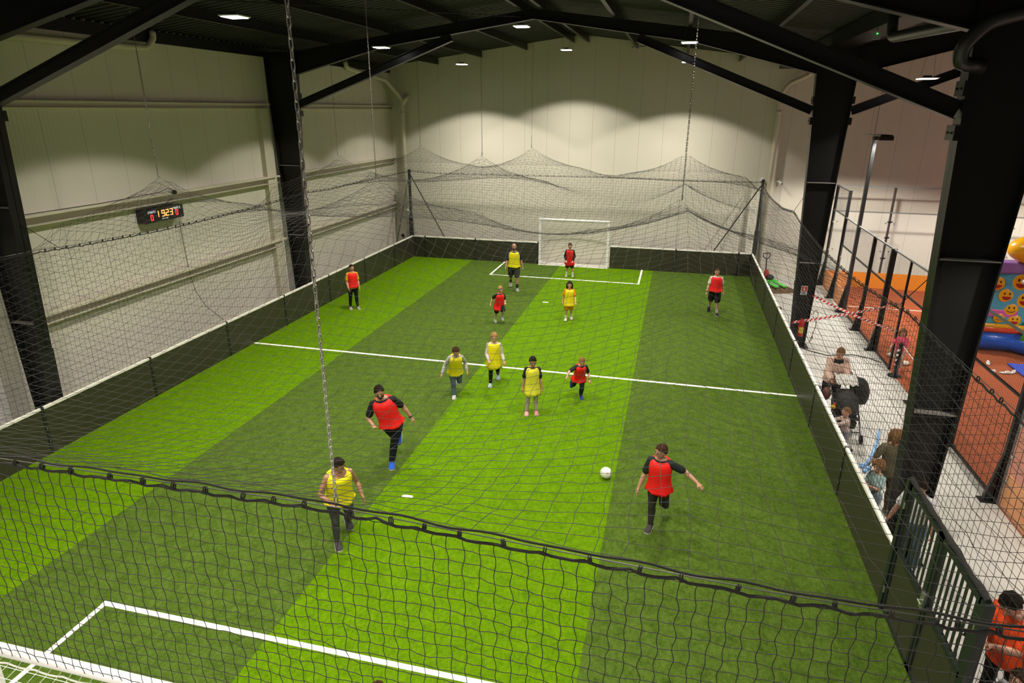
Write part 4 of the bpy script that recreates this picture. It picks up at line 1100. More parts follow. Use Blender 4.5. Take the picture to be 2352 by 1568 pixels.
    # ---------------- body, one continuous surface
    b = MB()
    torso(b, TOR)
    u1, f1 = frame(1.1); nb = spo(1.0); hd = Matrix.Rotation(R(head[0]), 3, up)
    hu = (Matrix.Rotation(R(head[1]), 3, u1) @ (up * .55 + Z * .45)).normalized()       # heads stay more level than trunks
    hf = hd @ f1; hf = (hf - hu * hf.dot(hu)).normalized(); hs = hf.cross(hu)
    hc = nb + up * (chin - shz) * .9 + hu * (hh * .5) + f1 * .012 * H
    limb(b, [nb + up * -.02 * H, nb + up * .03 * H, hc - hu * hh * .3 - hf * hh * .06], [.034 * H, .030 * H, .030 * H])
    HR = [(1, .10, .10, .0), (.93, .40, .42, -.02), (.78, .66, .70, -.03), (.5, .90, .94, -.03), (.15, 1, 1.0, -.02), (-.2, .97, .95, .0), (-.5, .88, .86, .06), (-.75, .72, .70, .14), (-.92, .50, .46, .24), (-1.0, .24, .22, .30)]
    aw, ad = hh * .355, hh * .435
    def hp_(x, y, z): return hc + hs * (x * aw) + hf * (y * ad) + hu * (z * hh * .5)
    b.rings([[hp_(a * math.cos(q), d * math.sin(q) + cy, z) for q in [2 * PI * k / 18 for k in range(18)]] for z, a, d, cy in HR])
    limb(b, [hp_(0, .93, .08), hp_(0, 1.08, -.14), hp_(0, 1.12, -.24)], [hh * .035, hh * .05, hh * .062], 8)     # nose
    for sg in (-1, 1):
        b.ell(hp_(sg * 1.0, -.08, -.08), (hh * .035, hh * .07, hh * .11), 10, 8, Matrix((hs, hf, hu)).transposed())   # ears
        b.ell(hp_(sg * .40, .90, .13), (hh * .10, hh * .03, hh * .03), 8, 6, Matrix((hs, hf, hu)).transposed())       # brow ridge
    b.ell(hp_(0, .92, -.50), (hh * .10, hh * .05, hh * .06), 10, 6, Matrix((hs, hf, hu)).transposed())
    for s in 'LR':
        j = J[s]; a = A[s]
        m1 = j['hip'].lerp(j['knee'], .35); back = -j['fd'] * .012 * H
        limb(b, [j['hip'] - Z * .0, m1, j['hip'].lerp(j['knee'], .8), j['knee'], j['knee'].lerp(j['ankle'], .3) + back, j['knee'].lerp(j['ankle'], .65) + back * .5, j['ankle']],
             [.053 * H * width, .052 * H * width, .038 * H, .033 * H, .034 * H, .026 * H, .021 * H])
        limb(b, [j['ankle'] - j['fu'] * .015 * H - j['fd'] * .02 * H, j['ankle'] - j['fu'] * .028 * H + j['fd'] * .45 * FL, j['ankle'] - j['fu'] * .034 * H + j['fd'] * .68 * FL], [.022 * H, .020 * H, .013 * H])
        limb(b, [a['sh'] - a['u'] * a['sg'] * .02 * H, a['sh'], a['sh'].lerp(a['el'], .45), a['el'], a['el'].lerp(a['wr'], .3), a['wr']], [.034 * H, .033 * H, .028 * H, .0235 * H, .0245 * H, .0165 * H])
        # hand: palm, four bent fingers of different length, thumb from the side of the palm
        d = a['d2']; pn = (a['fr'] - d * a['fr'].dot(d)); pn = pn.normalized() if pn.length > .1 else a['u']
        wv = pn if abs(d.z) > .75 else d.cross(Z).normalized()      # direction across the knuckles
        if wv.dot(a['fr']) < 0: wv = -wv
        inw = d.cross(wv).normalized()
        if inw.dot(a['u'] * -a['sg']) < 0: inw = -inw
        hl = .102 * H; pl = hl * .5
        b.rings([oring(a['wr'] + d * (pl * q), hl * w_, hl * th, wv, inw, 10) for q, w_, th in ((-.1, .15, .12), (.3, .21, .13), (.75, .235, .12), (1.02, .21, .10))])
        fr_ = max(.0072, .0052 * H)
        for q, ln in ((-.17, .36), (-.06, .45), (.055, .47), (.165, .43)):
            k0 = a['wr'] + d * pl * .95 - wv * (q * hl)
            p1 = k0 + (d * math.cos(fingers * .6) + inw * math.sin(fingers * .6)) * ln * hl * .5
            p2 = p1 + (d * math.cos(fingers * 1.7) + inw * math.sin(fingers * 1.7)) * ln * hl * .5
            limb(b, [k0, p1, p2], [fr_, fr_ * .95, fr_ * .8], 8)
        t0 = a['wr'] + d * pl * .3 + wv * hl * .17
        t1 = t0 + (d * .6 + wv * .55 + inw * .3).normalized() * hl * .24
        limb(b, [t0, t1, t1 + (d * .85 + wv * .15 + inw * .4).normalized() * hl * .2], [fr_ * 1.25, fr_ * 1.1, fr_ * .85], 8)
    bo = b.build('body', sk, t); remesh(bo, vox, 3, .45)
    Hm = Matrix((hs, hf, hu)).transposed()
    # face
    for sg in (-1, 1):
        e = MB().ell(hp_(sg * .40, .845, .02), (hh * .062, hh * .04, hh * .036), 10, 8, Hm).build('eye', mat('eye_white', (.7, .68, .64), .3), t, smooth=True)
        MB().ell(hp_(sg * .40, .93, .02), (hh * .028, hh * .016, hh * .030), 8, 6, Hm).build('iris', mat('iris_dark', (.03, .02, .015), .2), e, smooth=True)
        MB().ell(hp_(sg * .41, .965, .17), (hh * .085, hh * .02, hh * .016), 8, 6, Hm).build('eyebrow', mat('hair_' + hair[1], HAIRC[hair[1]], .75, noise=(55, .55), bump=(90, .9), spec=.15), t, smooth=True)
    MB().ell(hp_(0, .985, -.47), (hh * .105, hh * .022, hh * .026), 10, 6, Hm).build('mouth', mat('lips_' + skin, tuple(c * q for c, q in zip(SKIN[skin], (.85, .55, .55))), .5), t, smooth=True)
    # hair
    hm = mat('hair_' + hair[1], HAIRC[hair[1]], .75, noise=(55, .55), bump=(90, .9), spec=.15)
    if hair[0] != 'bald':
        m = MB(); n = 44; rg = random.Random(int(H * 1000) + int(abs(loc[0]) * 10)); rings = []; jag = [rg.uniform(.90, 1.08) for _ in range(n)]; tuft = [rg.uniform(0, 6.28) for _ in range(6)]
        thick = {'short': 1.10, 'tied': 1.07, 'long': 1.12, 'curly': 1.24, 'bob': 1.15, 'crop': 1.06}[hair[0]]
        lim = {'short': (58, 92, 125), 'tied': (60, 88, 128), 'long': (58, 105, 140), 'curly': (58, 112, 135), 'bob': (60, 120, 142), 'crop': (56, 84, 118)}[hair[0]]
        def ext(az):      # az: 0 front, pi back
            c = math.cos(az); return R(lim[0] + (lim[1] - lim[0]) * (1 - c)) if c > 0 else R(lim[1] + (lim[2] - lim[1]) * -c)
        bump = {'curly': .12, 'short': .045, 'crop': .022}.get(hair[0], .018)
        for i in range(13):
            ring = []
            for k in range(n):
                az = 2 * PI * k / n; ph = max(.02, ext(az) * (jag[k] if i > 9 else 1) * i / 12)
                q = thick + bump * (.9 * math.sin(5 * az + tuft[0] + ph * 3) * math.sin(4 * ph + tuft[1]) + .9 * math.sin(9 * az + tuft[2] - ph * 5) * (i > 1) + 1.0 * (rg.random() - .5) * (i > 0)) + (.05 if hair[0] == 'short' and az in (0,) else 0)
                ring.append(hp_(math.sin(ph) * math.sin(az) * q * 1.0, math.sin(ph) * math.cos(az) * q - .03, math.cos(ph) * q * 1.0 + (.02 if ph < 1.2 else 0)))
            rings.append(ring)
        rings.append([hc + (p - hc) * .86 for p in rings[-1]])
        m.rings(rings)
        if hair[0] == 'tied':
            m.ell(hp_(0, -1.12, .10), (hh * .12, hh * .12, hh * .12), 12, 8, Hm)
            limb(m, [hp_(0, -1.2, .05), hp_(0, -1.32, -.5), hp_(0, -1.15, -1.0)], [hh * .085, hh * .085, hh * .04], 10)
        if hair[0] in ('long', 'bob'):
            ln = -1.9 if hair[0] == 'long' else -1.15
            for sg in (-1, 1):
                limb(m, [hp_(sg * .80, -.15, .3), hp_(sg * 1.06, -.12, -.35), hp_(sg * 1.02, -.05, -.9 if ln < -1.5 else -.8), hp_(sg * .92, -.02, ln)], [hh * .16, hh * .15, hh * .15, hh * .07], 10)
            limb(m, [hp_(0, -.72, .3), hp_(0, -.95, -.5), hp_(0, -.9, ln)], [hh * .30, hh * .28, hh * .16], 14)
        ho = m.build('hair', hm, t, smooth=True)
    if beard:
        MB().rings([[hp_(a * math.cos(q), max(.1, d * math.sin(q)) + cy, z) for q in [2 * PI * k / 18 for k in range(18)]] for z, a, d, cy in
                    ((-.30, .96, 1.0, .03), (-.55, .90, .95, .08), (-.78, .74, .80, .15), (-.96, .52, .58, .24), (-1.06, .2, .26, .3))]).build('beard', mat('beard_' + beard, tuple(c * 1.3 for c in HAIRC[beard]), .8, bump=(80, .6)), t, smooth=True)
    # ---------------- clothing
    if bottom:
        kind, col = bottom; g = {'leggings': .006, 'shorts': .022, 'trousers': .014}[kind]; m = MB()
        torso(m, TOR[:3] + [(.16, .093, .071)], g)
        for s in 'LR':
            j = J[s]; back = -j['fd'] * .012 * H
            if kind == 'shorts':
                limb(m, [j['hip'], j['hip'].lerp(j['knee'], .45), j['hip'].lerp(j['knee'], .78)], [.055 * H * width + g * .7, .054 * H * width + g, .047 * H + g * 1.2])
            else:
                ea = .93
                limb(m, [j['hip'], j['hip'].lerp(j['knee'], .35), j['hip'].lerp(j['knee'], .8), j['knee'], j['knee'].lerp(j['ankle'], .3) + back, j['knee'].lerp(j['ankle'], .65) + back * .5, j['knee'].lerp(j['ankle'], ea)],
                     [.054 * H * width + g, .053 * H * width + g, .039 * H + g, .034 * H + g, .035 * H + g, .028 * H + g * 1.2, .023 * H + g * 1.3])
        remesh(m.build(kind, fabric(col), t), vox * 1.15, 3)
    if socks:
        for s in 'LR':
            j = J[s]; limb(b2 := MB(), [j['knee'].lerp(j['ankle'], .62) - j['fd'] * .006 * H, j['ankle']], [.0285 * H, .0255 * H]); b2.build('sock', fabric(socks), t, smooth=True)
    for s in 'LR':
        j = J[s]; m = MB(); rings = []; A0 = j['ankle'] - j['fu'] * .045 * H
        for q, w_, hgt in ((-.29, .014, .030), (-.25, .024, .052), (-.12, .028, .064), (.05, .030, .060), (.25, .032, .046), (.48, .036, .036), (.64, .034, .029), (.75, .024, .022), (.79, .010, .014)):
            c = A0 + j['fd'] * q * FL
            rings.append([c + j['side'] * (w_ * H * math.cos(a)) + j['fu'] * (hgt * H * (.5 + .5 * math.sin(a))) for a in [2 * PI * i / 12 for i in range(12)]])
        sc_ = shoes if not isinstance(shoes, dict) else shoes[s]
        so = m.rings(rings).build('shoe', fabric(sc_), t, smooth=True)
        m = MB(); poly = []
        for q, w_ in ((-.30, .015), (-.25, .027), (0, .031), (.3, .035), (.55, .038), (.72, .028), (.80, .012)): poly.append((q, w_))
        ring = [(q, w_) for q, w_ in poly] + [(q, -w_) for q, w_ in reversed(poly)]
        m.rings([[A0 + j['fd'] * q * FL + j['side'] * w_ * H - j['fu'] * .0 + j['fu'] * z for q, w_ in ring] for z in (0, .012 * H)]).build('sole', mat('sole_pale', (.5, .49, .46), .6), so)
    if shirt:
        sl, col = shirt; g = .009; m = MB()
        torso(m, ([(shirt_low, .114, .094), (-.08, .112, .092), (.05, .110, .089), (.20, .106, .086), (.36, .100, .080)] if shirt_low else []) + [r for r in TOR if (-.12 if not shirt_low else .5) < r[0] < 1.05] + [(1.07, .052, .046)], g)
        for s in 'LR':
            a = A[s]
            if sl == 'short':
                e = a['sh'].lerp(a['el'], .72); limb(m, [a['sh'] - a['u'] * a['sg'] * .03 * H, a['sh'], e], [.036 * H + g, .036 * H + g, .033 * H + g * 1.2])
            elif sl == 'long':
                limb(m, [a['sh'] - a['u'] * a['sg'] * .03 * H, a['sh'], a['sh'].lerp(a['el'], .5), a['el'], a['el'].lerp(a['wr'], .5), a['el'].lerp(a['wr'], .90)], [.036 * H + g, .036 * H + g, .031 * H + g, .027 * H + g, .025 * H + g, .021 * H + g])
        remesh(m.build('shirt', fabric(col), t), vox * 1.15, 3)
    if bib:
        col, hem, fl = bib      # hem: torso parameter of the lower edge, fl: flare
        g = .022 if shirt else .018; rows = [(1.06, .050, .046), (1.03, .074, .060), (.97, .092, .072), (.86, .101, .077), (.74, .103, .077), (.58, .098, .073), (.38, .095, .074), (.14, .102, .080)]
        m = MB(); n = 40; rings = []; rg = random.Random(int(H * 977)); ph = rg.random() * 6; k1 = rg.choice((5, 6, 7))
        if hem < .1:
            st = 5
            for i in range(1, st + 1):
                tt = .14 + (hem - .14) * i / st; rows.append((tt, .104 + fl * i / st, .082 + fl * .9 * i / st))
        legsmid = (J['L']['knee'] + J['R']['knee']) * .5 - (J['L']['hip'] + J['R']['hip']) * .5
        for tt, a_, b_ in rows:
            u, f = frame(tt); c = spo(max(tt, 0))
            if tt < 0: c = spo(0) + (legsmid.normalized() * .5 + (-up) * .5) * (-tt * TL)
            w_ = max(0, (.8 - tt)) * .055
            rr = []
            for k in range(n):
                q = 2 * PI * k / n; sc = 1 + w_ * math.sin(k1 * q + ph) + w_ * .5 * math.sin((k1 * 2 + 1) * q - ph)
                p = c + u * (math.cos(q) * (a_ * H * width + g) * sc) + f * (math.sin(q) * (b_ * H * width + g) * sc)
                if tt > .98: p -= up * ((.016 if shirt else .034) * H * max(0, math.sin(q)) ** 1.5 * (1.0 if tt > 1.04 else .8))
                if tt <= hem + .02: p += up * (.012 * H * math.sin(3 * q + ph))
                rr.append(p)
            rings.append(rr)
        m.rings(rings); mm = m.build('bib', fabric(col, .6), t, smooth=True)
    if coat:
        col, hem = coat; m = MB(); g = .03
        torso(m, [(hem, .112, .092), (-.05, .112, .092)] + [r for r in TOR if .0 < r[0] < 1.0], g)
        for s in 'LR':
            a = A[s]; limb(m, [a['sh'] - a['u'] * a['sg'] * .03 * H, a['sh'], a['el'], a['el'].lerp(a['wr'], .9)], [.036 * H + g * .8, .038 * H + g * .8, .032 * H + g, .028 * H + g])
        remesh(m.build('coat', mat('fluffy_pink', col, .95, bump=(45, 1.0)), t), vox * 1.3, 2)
        u, f = frame(.6); fm = MB()
        fm.rings([oring(spo(tt) + f * (.052 * H + d_), w_ * H, .03, u, f, 14) for tt, w_, d_ in ((1.0, .030, .0), (.85, .034, .018), (.6, .036, .024), (.3, .036, .024), (.0, .040, .03))]).build('black_top', fabric((.012, .012, .013)), t, smooth=True)
    if extra: extra(t, dict(A=A, J=J, spo=spo, frame=frame, H=H, hp=hp_, up=up, hh=hh))
    return t

HANDS = {}
def wristband(side, col=(.01, .01, .01)):
    def f(t, d):
        a = d['A'][side]; c = a['el'].lerp(a['wr'], .93); r = .0215 * d['H']
        MB().tube([c - a['d2'] * .011, c + a['d2'] * .011], r, 14).build('wristwatch', mat('watch_black', col, .4), t, smooth=True)
    return f

DARKT, NAVY, GREYL = (.014, .015, .017), (.010, .013, .024), (.060, .062, .062)
person('woman in red bib over yellow tee and black leggings, standing by the left boards', (1.36, 16.45), 1.58, face=12, hair=('tied', 'dark'), plant='L', head=(20, 0),
       legs={'L': (2, 3, 4), 'R': (-3, 3, 3)}, arms={'L': (2, 8, 10, 3), 'R': (8, 9, 22, 12)}, shirt=('short', (.62, .36, .015)), bib=(RED, .0, .008), bottom=('leggings', (.012, .014, .018)), shoes=(.30, .26, .22))
person('bald bearded man in yellow bib, dark blue tee and grey shorts near the far goal', (6.13, 20.25), 1.80, 7.4, face=0, skin='mid', hair=('bald', 'dark'), beard='brown', plant='L', width=1.1,
       legs={'L': (10, 2, 8), 'R': (-16, 2, 28)}, arms={'L': (-12, 14, 20, 0), 'R': (10, 14, 16, 2)}, shirt=('short', (.014, .024, .060)), bib=(YEL, .02, .012), bottom=('shorts', (.040, .041, .043)), socks=(.02, .02, .02), shoes=(.33, .31, .29))
person('boy in red bib with black long sleeves, standing before the far goal', (7.58, 22.95), 1.42, 6.4, face=-4, hair=('short', 'brown'), plant='R', lean=6,
       legs={'L': (2, 6, 6), 'R': (2, 4, 4)}, arms={'L': (10, 16, 35, 30), 'R': (10, 16, 35, 30)}, shirt=('long', DARKT), bib=(RED, -.38, .030), bottom=('shorts', (.03, .03, .03)), socks=(.7, .7, .66), shoes=(.66, .64, .60))
person('small blond boy in red bib running with one knee lifted, past the bald man', (6.36, 16.2), 1.27, 5.9, face=20, hair=('short', 'blond'), plant='R', lean=12,
       legs={'L': (48, 2, 85), 'R': (-8, 2, 14)}, arms={'L': (-5, 18, 85, 20), 'R': (-32, 26, 55, 0)}, shirt=('short', DARKT), bib=(RED, -.36, .035), bottom=('shorts', DARKT), socks=(.5, .47, .44), shoes=(.40, .38, .35))
person('girl with long dark hair, yellow bib over orange tee and orange shorts', (8.55, 16.95), 1.32, 6.0, face=0, hair=('long', 'dark'), plant='R', head=(0, 8),
       legs={'L': (-8, 2, 14), 'R': (9, 2, 8)}, arms={'L': (6, 15, 35, 4), 'R': (-6, 14, 22, 4)}, shirt=('short', (.82, .24, .010)), bib=((.78, .66, .012), -.36, .028), bottom=('shorts', (.80, .27, .012)), socks=(.55, .5, .46), shoes=(.58, .50, .45))
person('woman in red bib, white tee and black shorts, far right of the pitch', (13.42, 18.85), 1.62, 7.2, face=4, hair=('crop', 'brown'), plant='L', head=(5, 4), width=1.05,
       legs={'L': (10, 3, 8), 'R': (-12, 3, 30)}, arms={'L': (-14, 12, 14, 0), 'R': (14, 14, 18, 0)}, shirt=('short', (.62, .60, .57)), bib=(RED, .03, .012), bottom=('shorts', (.012, .012, .013)), socks=(.55, .52, .5), shoes=(.014, .014, .015), extra=wristband('R'))
person('boy in yellow bib, grey sleeves and jeans, running in at the halfway line', (6.95, 10.25), 1.42, 6.2, face=6, hair=('short', 'brown'), plant='R', lean=20, head=(10, 18),
       legs={'L': (-4, 4, 78), 'R': (14, -2, 12)}, arms={'L': (-8, 24, 55, 8), 'R': (8, 30, 30, 0)}, shirt=('long', (.36, .35, .34)), bib=(YEL, -.12, .025), bottom=('trousers', (.075, .115, .165)), shoes=(.55, .52, .52))
person('blond boy in yellow bib, pale patterned sleeves and black leggings, on the halfway line', (7.60, 11.15), 1.42, 6.1, face=0, hair=('short', 'blond'), plant='R', head=(8, 12),
       legs={'L': (-14, 3, 34), 'R': (10, 2, 8)}, arms={'L': (4, 12, 40, -6), 'R': (10, 12, 50, 22)}, shirt=('long', (.50, .44, .43)), bib=(YEL, -.46, .028), bottom=('leggings', (.012, .012, .013)), shoes=(.36, .45, .50), extra=wristband('R'))
person('girl with tied dark hair in yellow bib, black tee, pale leggings and pink shoes', (9.04, 9.90), 1.42, 6.2, face=4, skin='mid', hair=('tied', 'dark'), plant='L', head=(6, 16),
       legs={'L': (3, 2, 5), 'R': (8, 4, 10)}, arms={'L': (4, 10, 10, 2), 'R': (2, 12, 8, 2)}, shirt=('short', DARKT), bib=((.72, .68, .05), -.44, .026), bottom=('leggings', (.50, .40, .36)), shoes=(.62, .27, .26))
person('small boy in red bib with raised arm, running just right of a girl in yellow', (9.92, 10.95), 1.20, 5.8, face=12, hair=('crop', 'light'), plant='L', lean=20, roll=2, head=(0, 12),
       legs={'L': (22, 0, 48), 'R': (-22, 10, 62)}, arms={'L': (4, 24, 60, 6), 'R': (30, 70, 70, -40)}, shirt=('short', (.016, .022, .022)), bib=(RED, -.16, .040), bottom=('trousers', (.012, .022, .034)), shoes=(.02, .06, .26), extra=wristband('L'))
person('tall man in red bib, black tee, navy trousers and blue shoes, running', (6.80, 6.92), 1.84, 7.4, face=-10, skin='mid', hair=('short', 'dark'), beard='dark', plant='L', lean=12, roll=-13, head=(10, 10), width=1.08,
       legs={'L': (4, -10, 8), 'R': (-28, -14, 38)}, arms={'L': (-18, 20, 28, 0), 'R': (14, 34, 72, 34)}, shirt=('short', (.012, .012, .012)), bib=(RED, .02, .016), bottom=('trousers', (.010, .012, .022)), shoes=(.02, .10, .50), extra=wristband('L'))
person('dark-haired woman in yellow bib with bare arms and grey leggings, nearest player', (6.98, 4.42), 1.66, 7.2, face=14, skin='tan', hair=('tied', 'dark'), plant='R', lean=12, head=(28, 14), width=1.12,
       legs={'L': (4, 8, 58), 'R': (6, 0, 8)}, arms={'L': (-4, 24, 50, 10), 'R': (14, 28, 66, 36)}, bib=(YEL, -.04, .022), bottom=('leggings', GREYL), shoes=(.05, .045, .05))
person('dark-haired player in red bib, black tee and grey leggings, running behind the ball', (11.75, 6.10), 1.66, 7.2, face=-10, skin='mid', hair=('short', 'brown'), plant='R', lean=8, head=(-38, 6),
       legs={'L': (-14, -3, 62), 'R': (4, 0, 6)}, arms={'L': (-14, 58, 46, -20), 'R': (12, 16, 20, 0)}, shirt=('short', (.016, .022, .022)), bib=(RED, -.12, .022), bottom=('leggings', (.040, .038, .032)), shoes=(.05, .045, .04))
person('brown-haired person at the bottom edge, only the top of the head showing', (9.26, .92), 1.50, 6.6, abs_face=180, hair=('short', 'brown'), plant='L', shirt=('short', (.2, .2, .2)), bottom=('trousers', (.03, .03, .04)))
# walkway
person('woman in fluffy pink coat and black top, leaning over the pushchair', (15.66, 11.55), 1.70, 7.2, abs_face=3, hair=('tied', 'light'), plant='L', lean=13, head=(-8, 16),
       arms={'L': (42, 10, 38, 10), 'R': (42, 10, 38, 10)}, legs={'L': (6, 3, 6), 'R': (-10, 3, 12)}, shirt=('long', DARKT), coat=((.80, .55, .45), -.10), bottom=('trousers', (.02, .02, .025)), shoes=(.4, .4, .4), fingers=1.0)
person('small fair-haired child in striped top holding the boards beside the pushchair', (15.42, 9.62), 1.02, 5.3, abs_face=-80, hair=('crop', 'light'), plant='L', lean=6,
       arms={'L': (75, 8, 20, 0), 'R': (75, 8, 20, 0)}, shirt=('long', (.55, .42, .38)), bottom=('trousers', (.25, .25, .28)), shoes=(.4, .2, .2), fingers=1.1)
person('woman with long fair hair in olive jumpsuit, holding a blue balloon sword', (15.48, 7.60), 1.64, 7.3, abs_face=12, skin='tan', hair=('long', 'light'), plant='R', head=(38, 12), lean=3,
       arms={'L': (30, 10, 48, 30), 'R': (2, 34, 72, -58)}, legs={'L': (4, 3, 5), 'R': (-3, 3, 3)}, shirt=('short', (.125, .105, .060)), bottom=('trousers', (.120, .100, .058)), shoes=(.3, .25, .2), fingers=1.0, extra=lambda t, d: HANDS.update(olive=Matrix.Translation(t.location) @ Matrix.Rotation(t.rotation_euler[2], 4, 'Z') @ (d['A']['R']['wr'] + d['A']['R']['d2'] * .075)))
person('curly fair-haired child in pale teal top, looking over the boards at the olive-clad woman', (15.37, 7.16), 1.18, 5.7, abs_face=-55, hair=('curly', 'light'), plant='L', head=(10, 6),
       arms={'L': (22, 4, 95, 20), 'R': (22, 4, 95, 20)}, shirt=('short', (.36, .52, .50)), bottom=('trousers', (.2, .25, .3)), shoes=(.5, .5, .5))
person('dark-haired youth in white shirt and jeans standing behind the gate', (15.64, 5.98), 1.62, 7.0, abs_face=-35, skin='mid', hair=('short', 'dark'), plant='L', lean=8, head=(-8, 14),
       arms={'L': (6, 14, 14, 0), 'R': (4, 18, 14, 0)}, shirt=('short', (.66, .66, .68)), bottom=('trousers', (.10, .14, .20)), shoes=(.5, .5, .5))
def hold_phone(t, d):
    a = d['A']['R']; p = a['wr'] + a['d2'] * .085
    MB().bar(p - Vector((0, 0, .01)) + a['d2'] * -.02, p + a['d2'] * .10 + Vector((0, 0, .02)), .07, .009, up=(0, 0, 1)).build('phone', mat('phone_black', (.01, .01, .01), .25), t)
person('boy in bright orange tee looking down at his hands, right of the gate', (15.86, 3.52), 1.68, 6.2, abs_face=-64, hair=('short', 'dark'), plant='L', lean=10, head=(14, 34), width=1.22, vox=.0065,
       arms={'L': (40, 10, 66, 34), 'R': (38, 10, 62, 24)}, shirt=('short', (.85, .085, .018)), shirt_low=-.26, bottom=('trousers', (.012, .012, .013)), shoes=(.1, .1, .1), fingers=.9, extra=hold_phone)
person('brown-haired child at the lower right corner, only the top of the head showing', (15.52, 2.72), 1.28, 6.0, abs_face=-60, hair=('short', 'brown'), plant='L', shirt=('short', (.3, .3, .3)), bottom=('trousers', (.05, .05, .06)))
person('fair-haired little girl in pink top leaning in the padel doorway', (17.98, 14.95), 1.22, 5.9, abs_face=-30, hair=('bob', 'light'), plant='L', lean=16, head=(20, 8),
       legs={'L': (6, 4, 10), 'R': (-10, 4, 26)}, arms={'L': (24, 16, 40, 10), 'R': (30, 18, 20, 0)}, shirt=('short', (.80, .12, .20)), bottom=('leggings', (.50, .36, .30)), shoes=(.6, .12, .10))

# ---------------- things in hands and the pushchair
def pushchair():
    t = thing('pushchair', 'black pushchair with folded hood beside the right boards', 'pushchair', (15.66, 10.62, 0), R(4))
    bk = mat('pram_black', (.014, .013, .013), .7, bump=(40, .3)); fr = mat('pram_frame', (.03, .03, .032), .35)
    for x in (-.26, .26):
        MB().tube([(x, .62, 1.02), (x * .95, .30, .72), (x * .9, -.10, .40), (x * .8, -.42, .10)], .016, 8).build('frame_tube', fr, t)
        MB().tube([(x * .92, .02, .52), (x, .40, .14)], .014, 8).build('rear_strut', fr, t)
        for y, r_, xo in ((.40, .13, 0), (-.42, .10, -.04)):
            w = MB(); xx = x + (xo if x > 0 else -xo)
            w.tube([(xx + (r_ - .022) * 0, y + (r_ - .022) * math.cos(a), r_ + (r_ - .022) * math.sin(a)) for a in [2 * PI * i / 20 for i in range(21)]], .022, 8)
            for k in range(5): w.bar((xx, y, r_), (xx, y + (r_ - .03) * math.cos(k * 1.257), r_ + (r_ - .03) * math.sin(k * 1.257)), .015, .01)
            w.build('wheel', M_BLACK, t)
    MB().tube([(-.26, .62, 1.02), (-.2, .66, 1.05), (.2, .66, 1.05), (.26, .62, 1.02)], .018, 10).build('push_handle', M_BLACK, t)
    MB().hexa([(-.2, -.2, .42), (.2, -.2, .42), (.2, .12, .38), (-.2, .12, .38), (-.2, -.2, .47), (.2, -.2, .47), (.2, .12, .44), (-.2, .12, .44)]).build('seat', bk, t, bevel=.015)
    MB().hexa([(-.2, .08, .42), (.2, .08, .42), (.2, .14, .40), (-.2, .14, .40), (-.18, .34, .92), (.18, .34, .92), (.18, .39, .90), (-.18, .39, .90)]).build('backrest', bk, t, bevel=.015)
    MB().ell((0, .12, .66), (.235, .34, .25), 20, 12, Matrix.Rotation(R(28), 3, 'X')).build('hood', bk, t, smooth=True)
    for a in (-.14, .02, .18): MB().tube([(.24 * math.cos(q), .12 + a, .66 + (.25 - abs(a) * .3) * math.sin(q)) for q in [PI * k / 12 for k in range(13)]], .008, 6).build('hood_rib', fr, t)
    MB().tube([(-.22, -.30, .2), (.22, -.30, .2)], .014, 8).build('foot_rest', fr, t)
    MB().hexa([(-.19, -.05, .16), (.19, -.05, .16), (.19, .34, .16), (-.19, .34, .16), (-.21, -.08, .32), (.21, -.08, .32), (.21, .36, .32), (-.21, .36, .32)]).build('basket', bk, t)
    return t
pushchair()
t = thing('blanket', 'white patterned blanket draped over the pushchair handle', 'blanket', (15.64, 11.12, 1.06))
m = MB(); n = 16; rings = []
for i in range(9):
    v = i / 8; yy = .12 - .34 * v; zz = .06 + .06 * math.sin(PI * v) - .10 * v
    rings.append([(-.22 + .44 * k / n, yy + .02 * math.sin(k * .9), zz + .022 * math.sin(k * 1.3 + i)) for k in range(n + 1)])
m.add([p for r_ in rings for p in r_], [(i * (n + 1) + k, i * (n + 1) + k + 1, (i + 1) * (n + 1) + k + 1, (i + 1) * (n + 1) + k) for i in range(8) for k in range(n)])
o = m.build('cloth', mat('blanket_white', (.72, .70, .66), .9, noise=(40, .25), bump=(60, .5)), t, smooth=True); so = o.modifiers.new('thick', 'SOLIDIFY'); so.thickness = .02
t = thing('handbag', 'large black padded bag hanging right of the pushchair', 'bag', (15.98, 11.25, .50), R(-10))
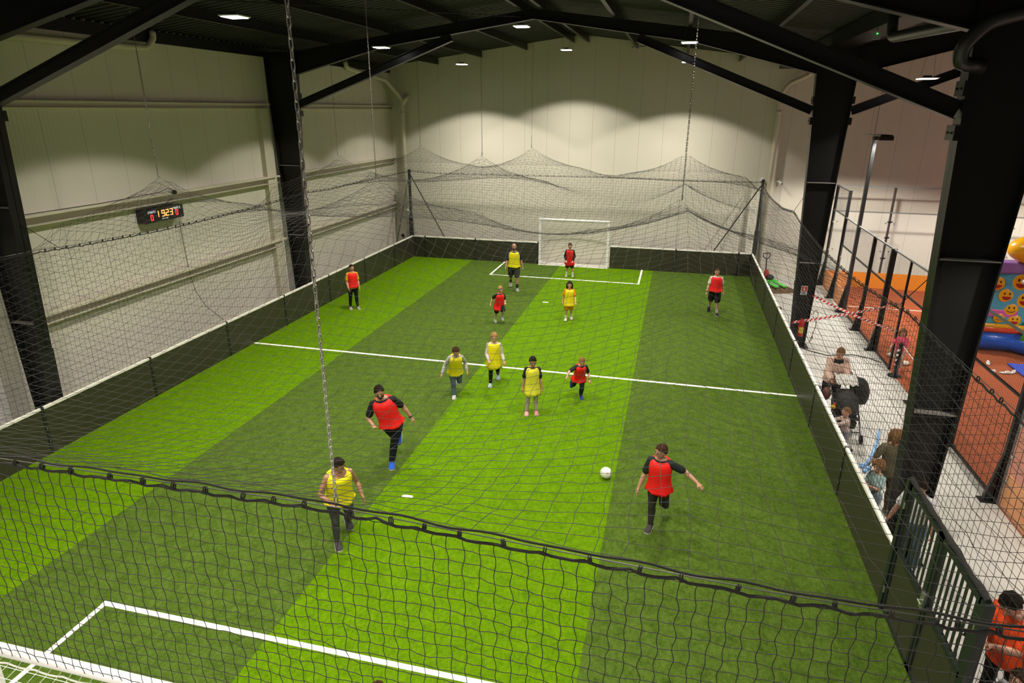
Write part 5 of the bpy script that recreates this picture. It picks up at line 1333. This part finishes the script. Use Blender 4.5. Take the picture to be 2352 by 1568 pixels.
MB().rings([oring(Vector((dx, 0, z)), a, b, Vector((1, 0, 0)), Vector((0, 1, 0)), 18, lambda q: 1 + .05 * math.sin(5 * q)) for z, a, b, dx in ((-.02, .06, .05, .06), (.02, .15, .12, .05), (.18, .19, .15, .04), (.36, .20, .15, .01), (.50, .18, .13, -.03), (.58, .12, .08, -.06), (.60, .04, .03, -.07))]).build('bag_body', mat('bag_black', (.013, .012, .013), .6, bump=(14, .7)), t, smooth=True)
MB().tube([(-.10, 0, .55), (-.2, .05, .68), (-.26, .06, .56), (-.2, 0, .40)], .014, 8).build('strap', M_BLACK, t)
t = thing('shoulder_bag', 'small brown leather bag hanging between pushchair and boards', 'bag', (15.28, 10.98, .62))
MB().ell((0, 0, .14), (.09, .11, .15), 14, 10).build('bag_body', mat('leather_brown', (.13, .05, .022), .5, bump=(30, .3)), t, smooth=True)
MB().tube([(0, -.05, .26), (.04, 0, .50), (.16, .08, .46), (.22, .12, .44)], .01, 8).build('strap', mat('leather_brown', (.13, .05, .022), .5), t)
t = thing('toy', 'small yellow and red toy clipped on the pushchair side', 'toy', (15.37, 10.60, .62))
MB().ell((0, 0, 0), (.05, .05, .05), 12, 8).build('toy_body', mat('toy_yellow', (.75, .45, .02), .5), t, smooth=True)
MB().ell((.02, .02, .06), (.03, .03, .03), 10, 8).build('toy_head', mat('toy_red', (.6, .05, .03), .5), t, smooth=True)
def balloon():
    t = thing('balloon_sword', 'blue twisted balloon sword held up by the woman in olive', 'balloon', tuple(HANDS['olive']))
    bl = mat('balloon_blue', (.26, .50, .88), .25, alpha=.9)
    d = Vector((.26, .52, .42)).normalized()
    pts = [Vector((0, 0, 0)) + d * (.78 * i / 10) + Vector((.03, -.05, .06)) * math.sin(i / 10 * PI) for i in range(11)]
    MB().tube(pts, [.016] + [.026] * 9 + [.012], 12).build('blade', bl, t, smooth=True)
    for p in ((-.05, .02, .01), (.05, -.02, .01), (0, -.04, -.04), (.01, .05, .02)): MB().ell(p, (.045, .04, .04), 12, 8).build('twist', bl, t, smooth=True)
balloon()
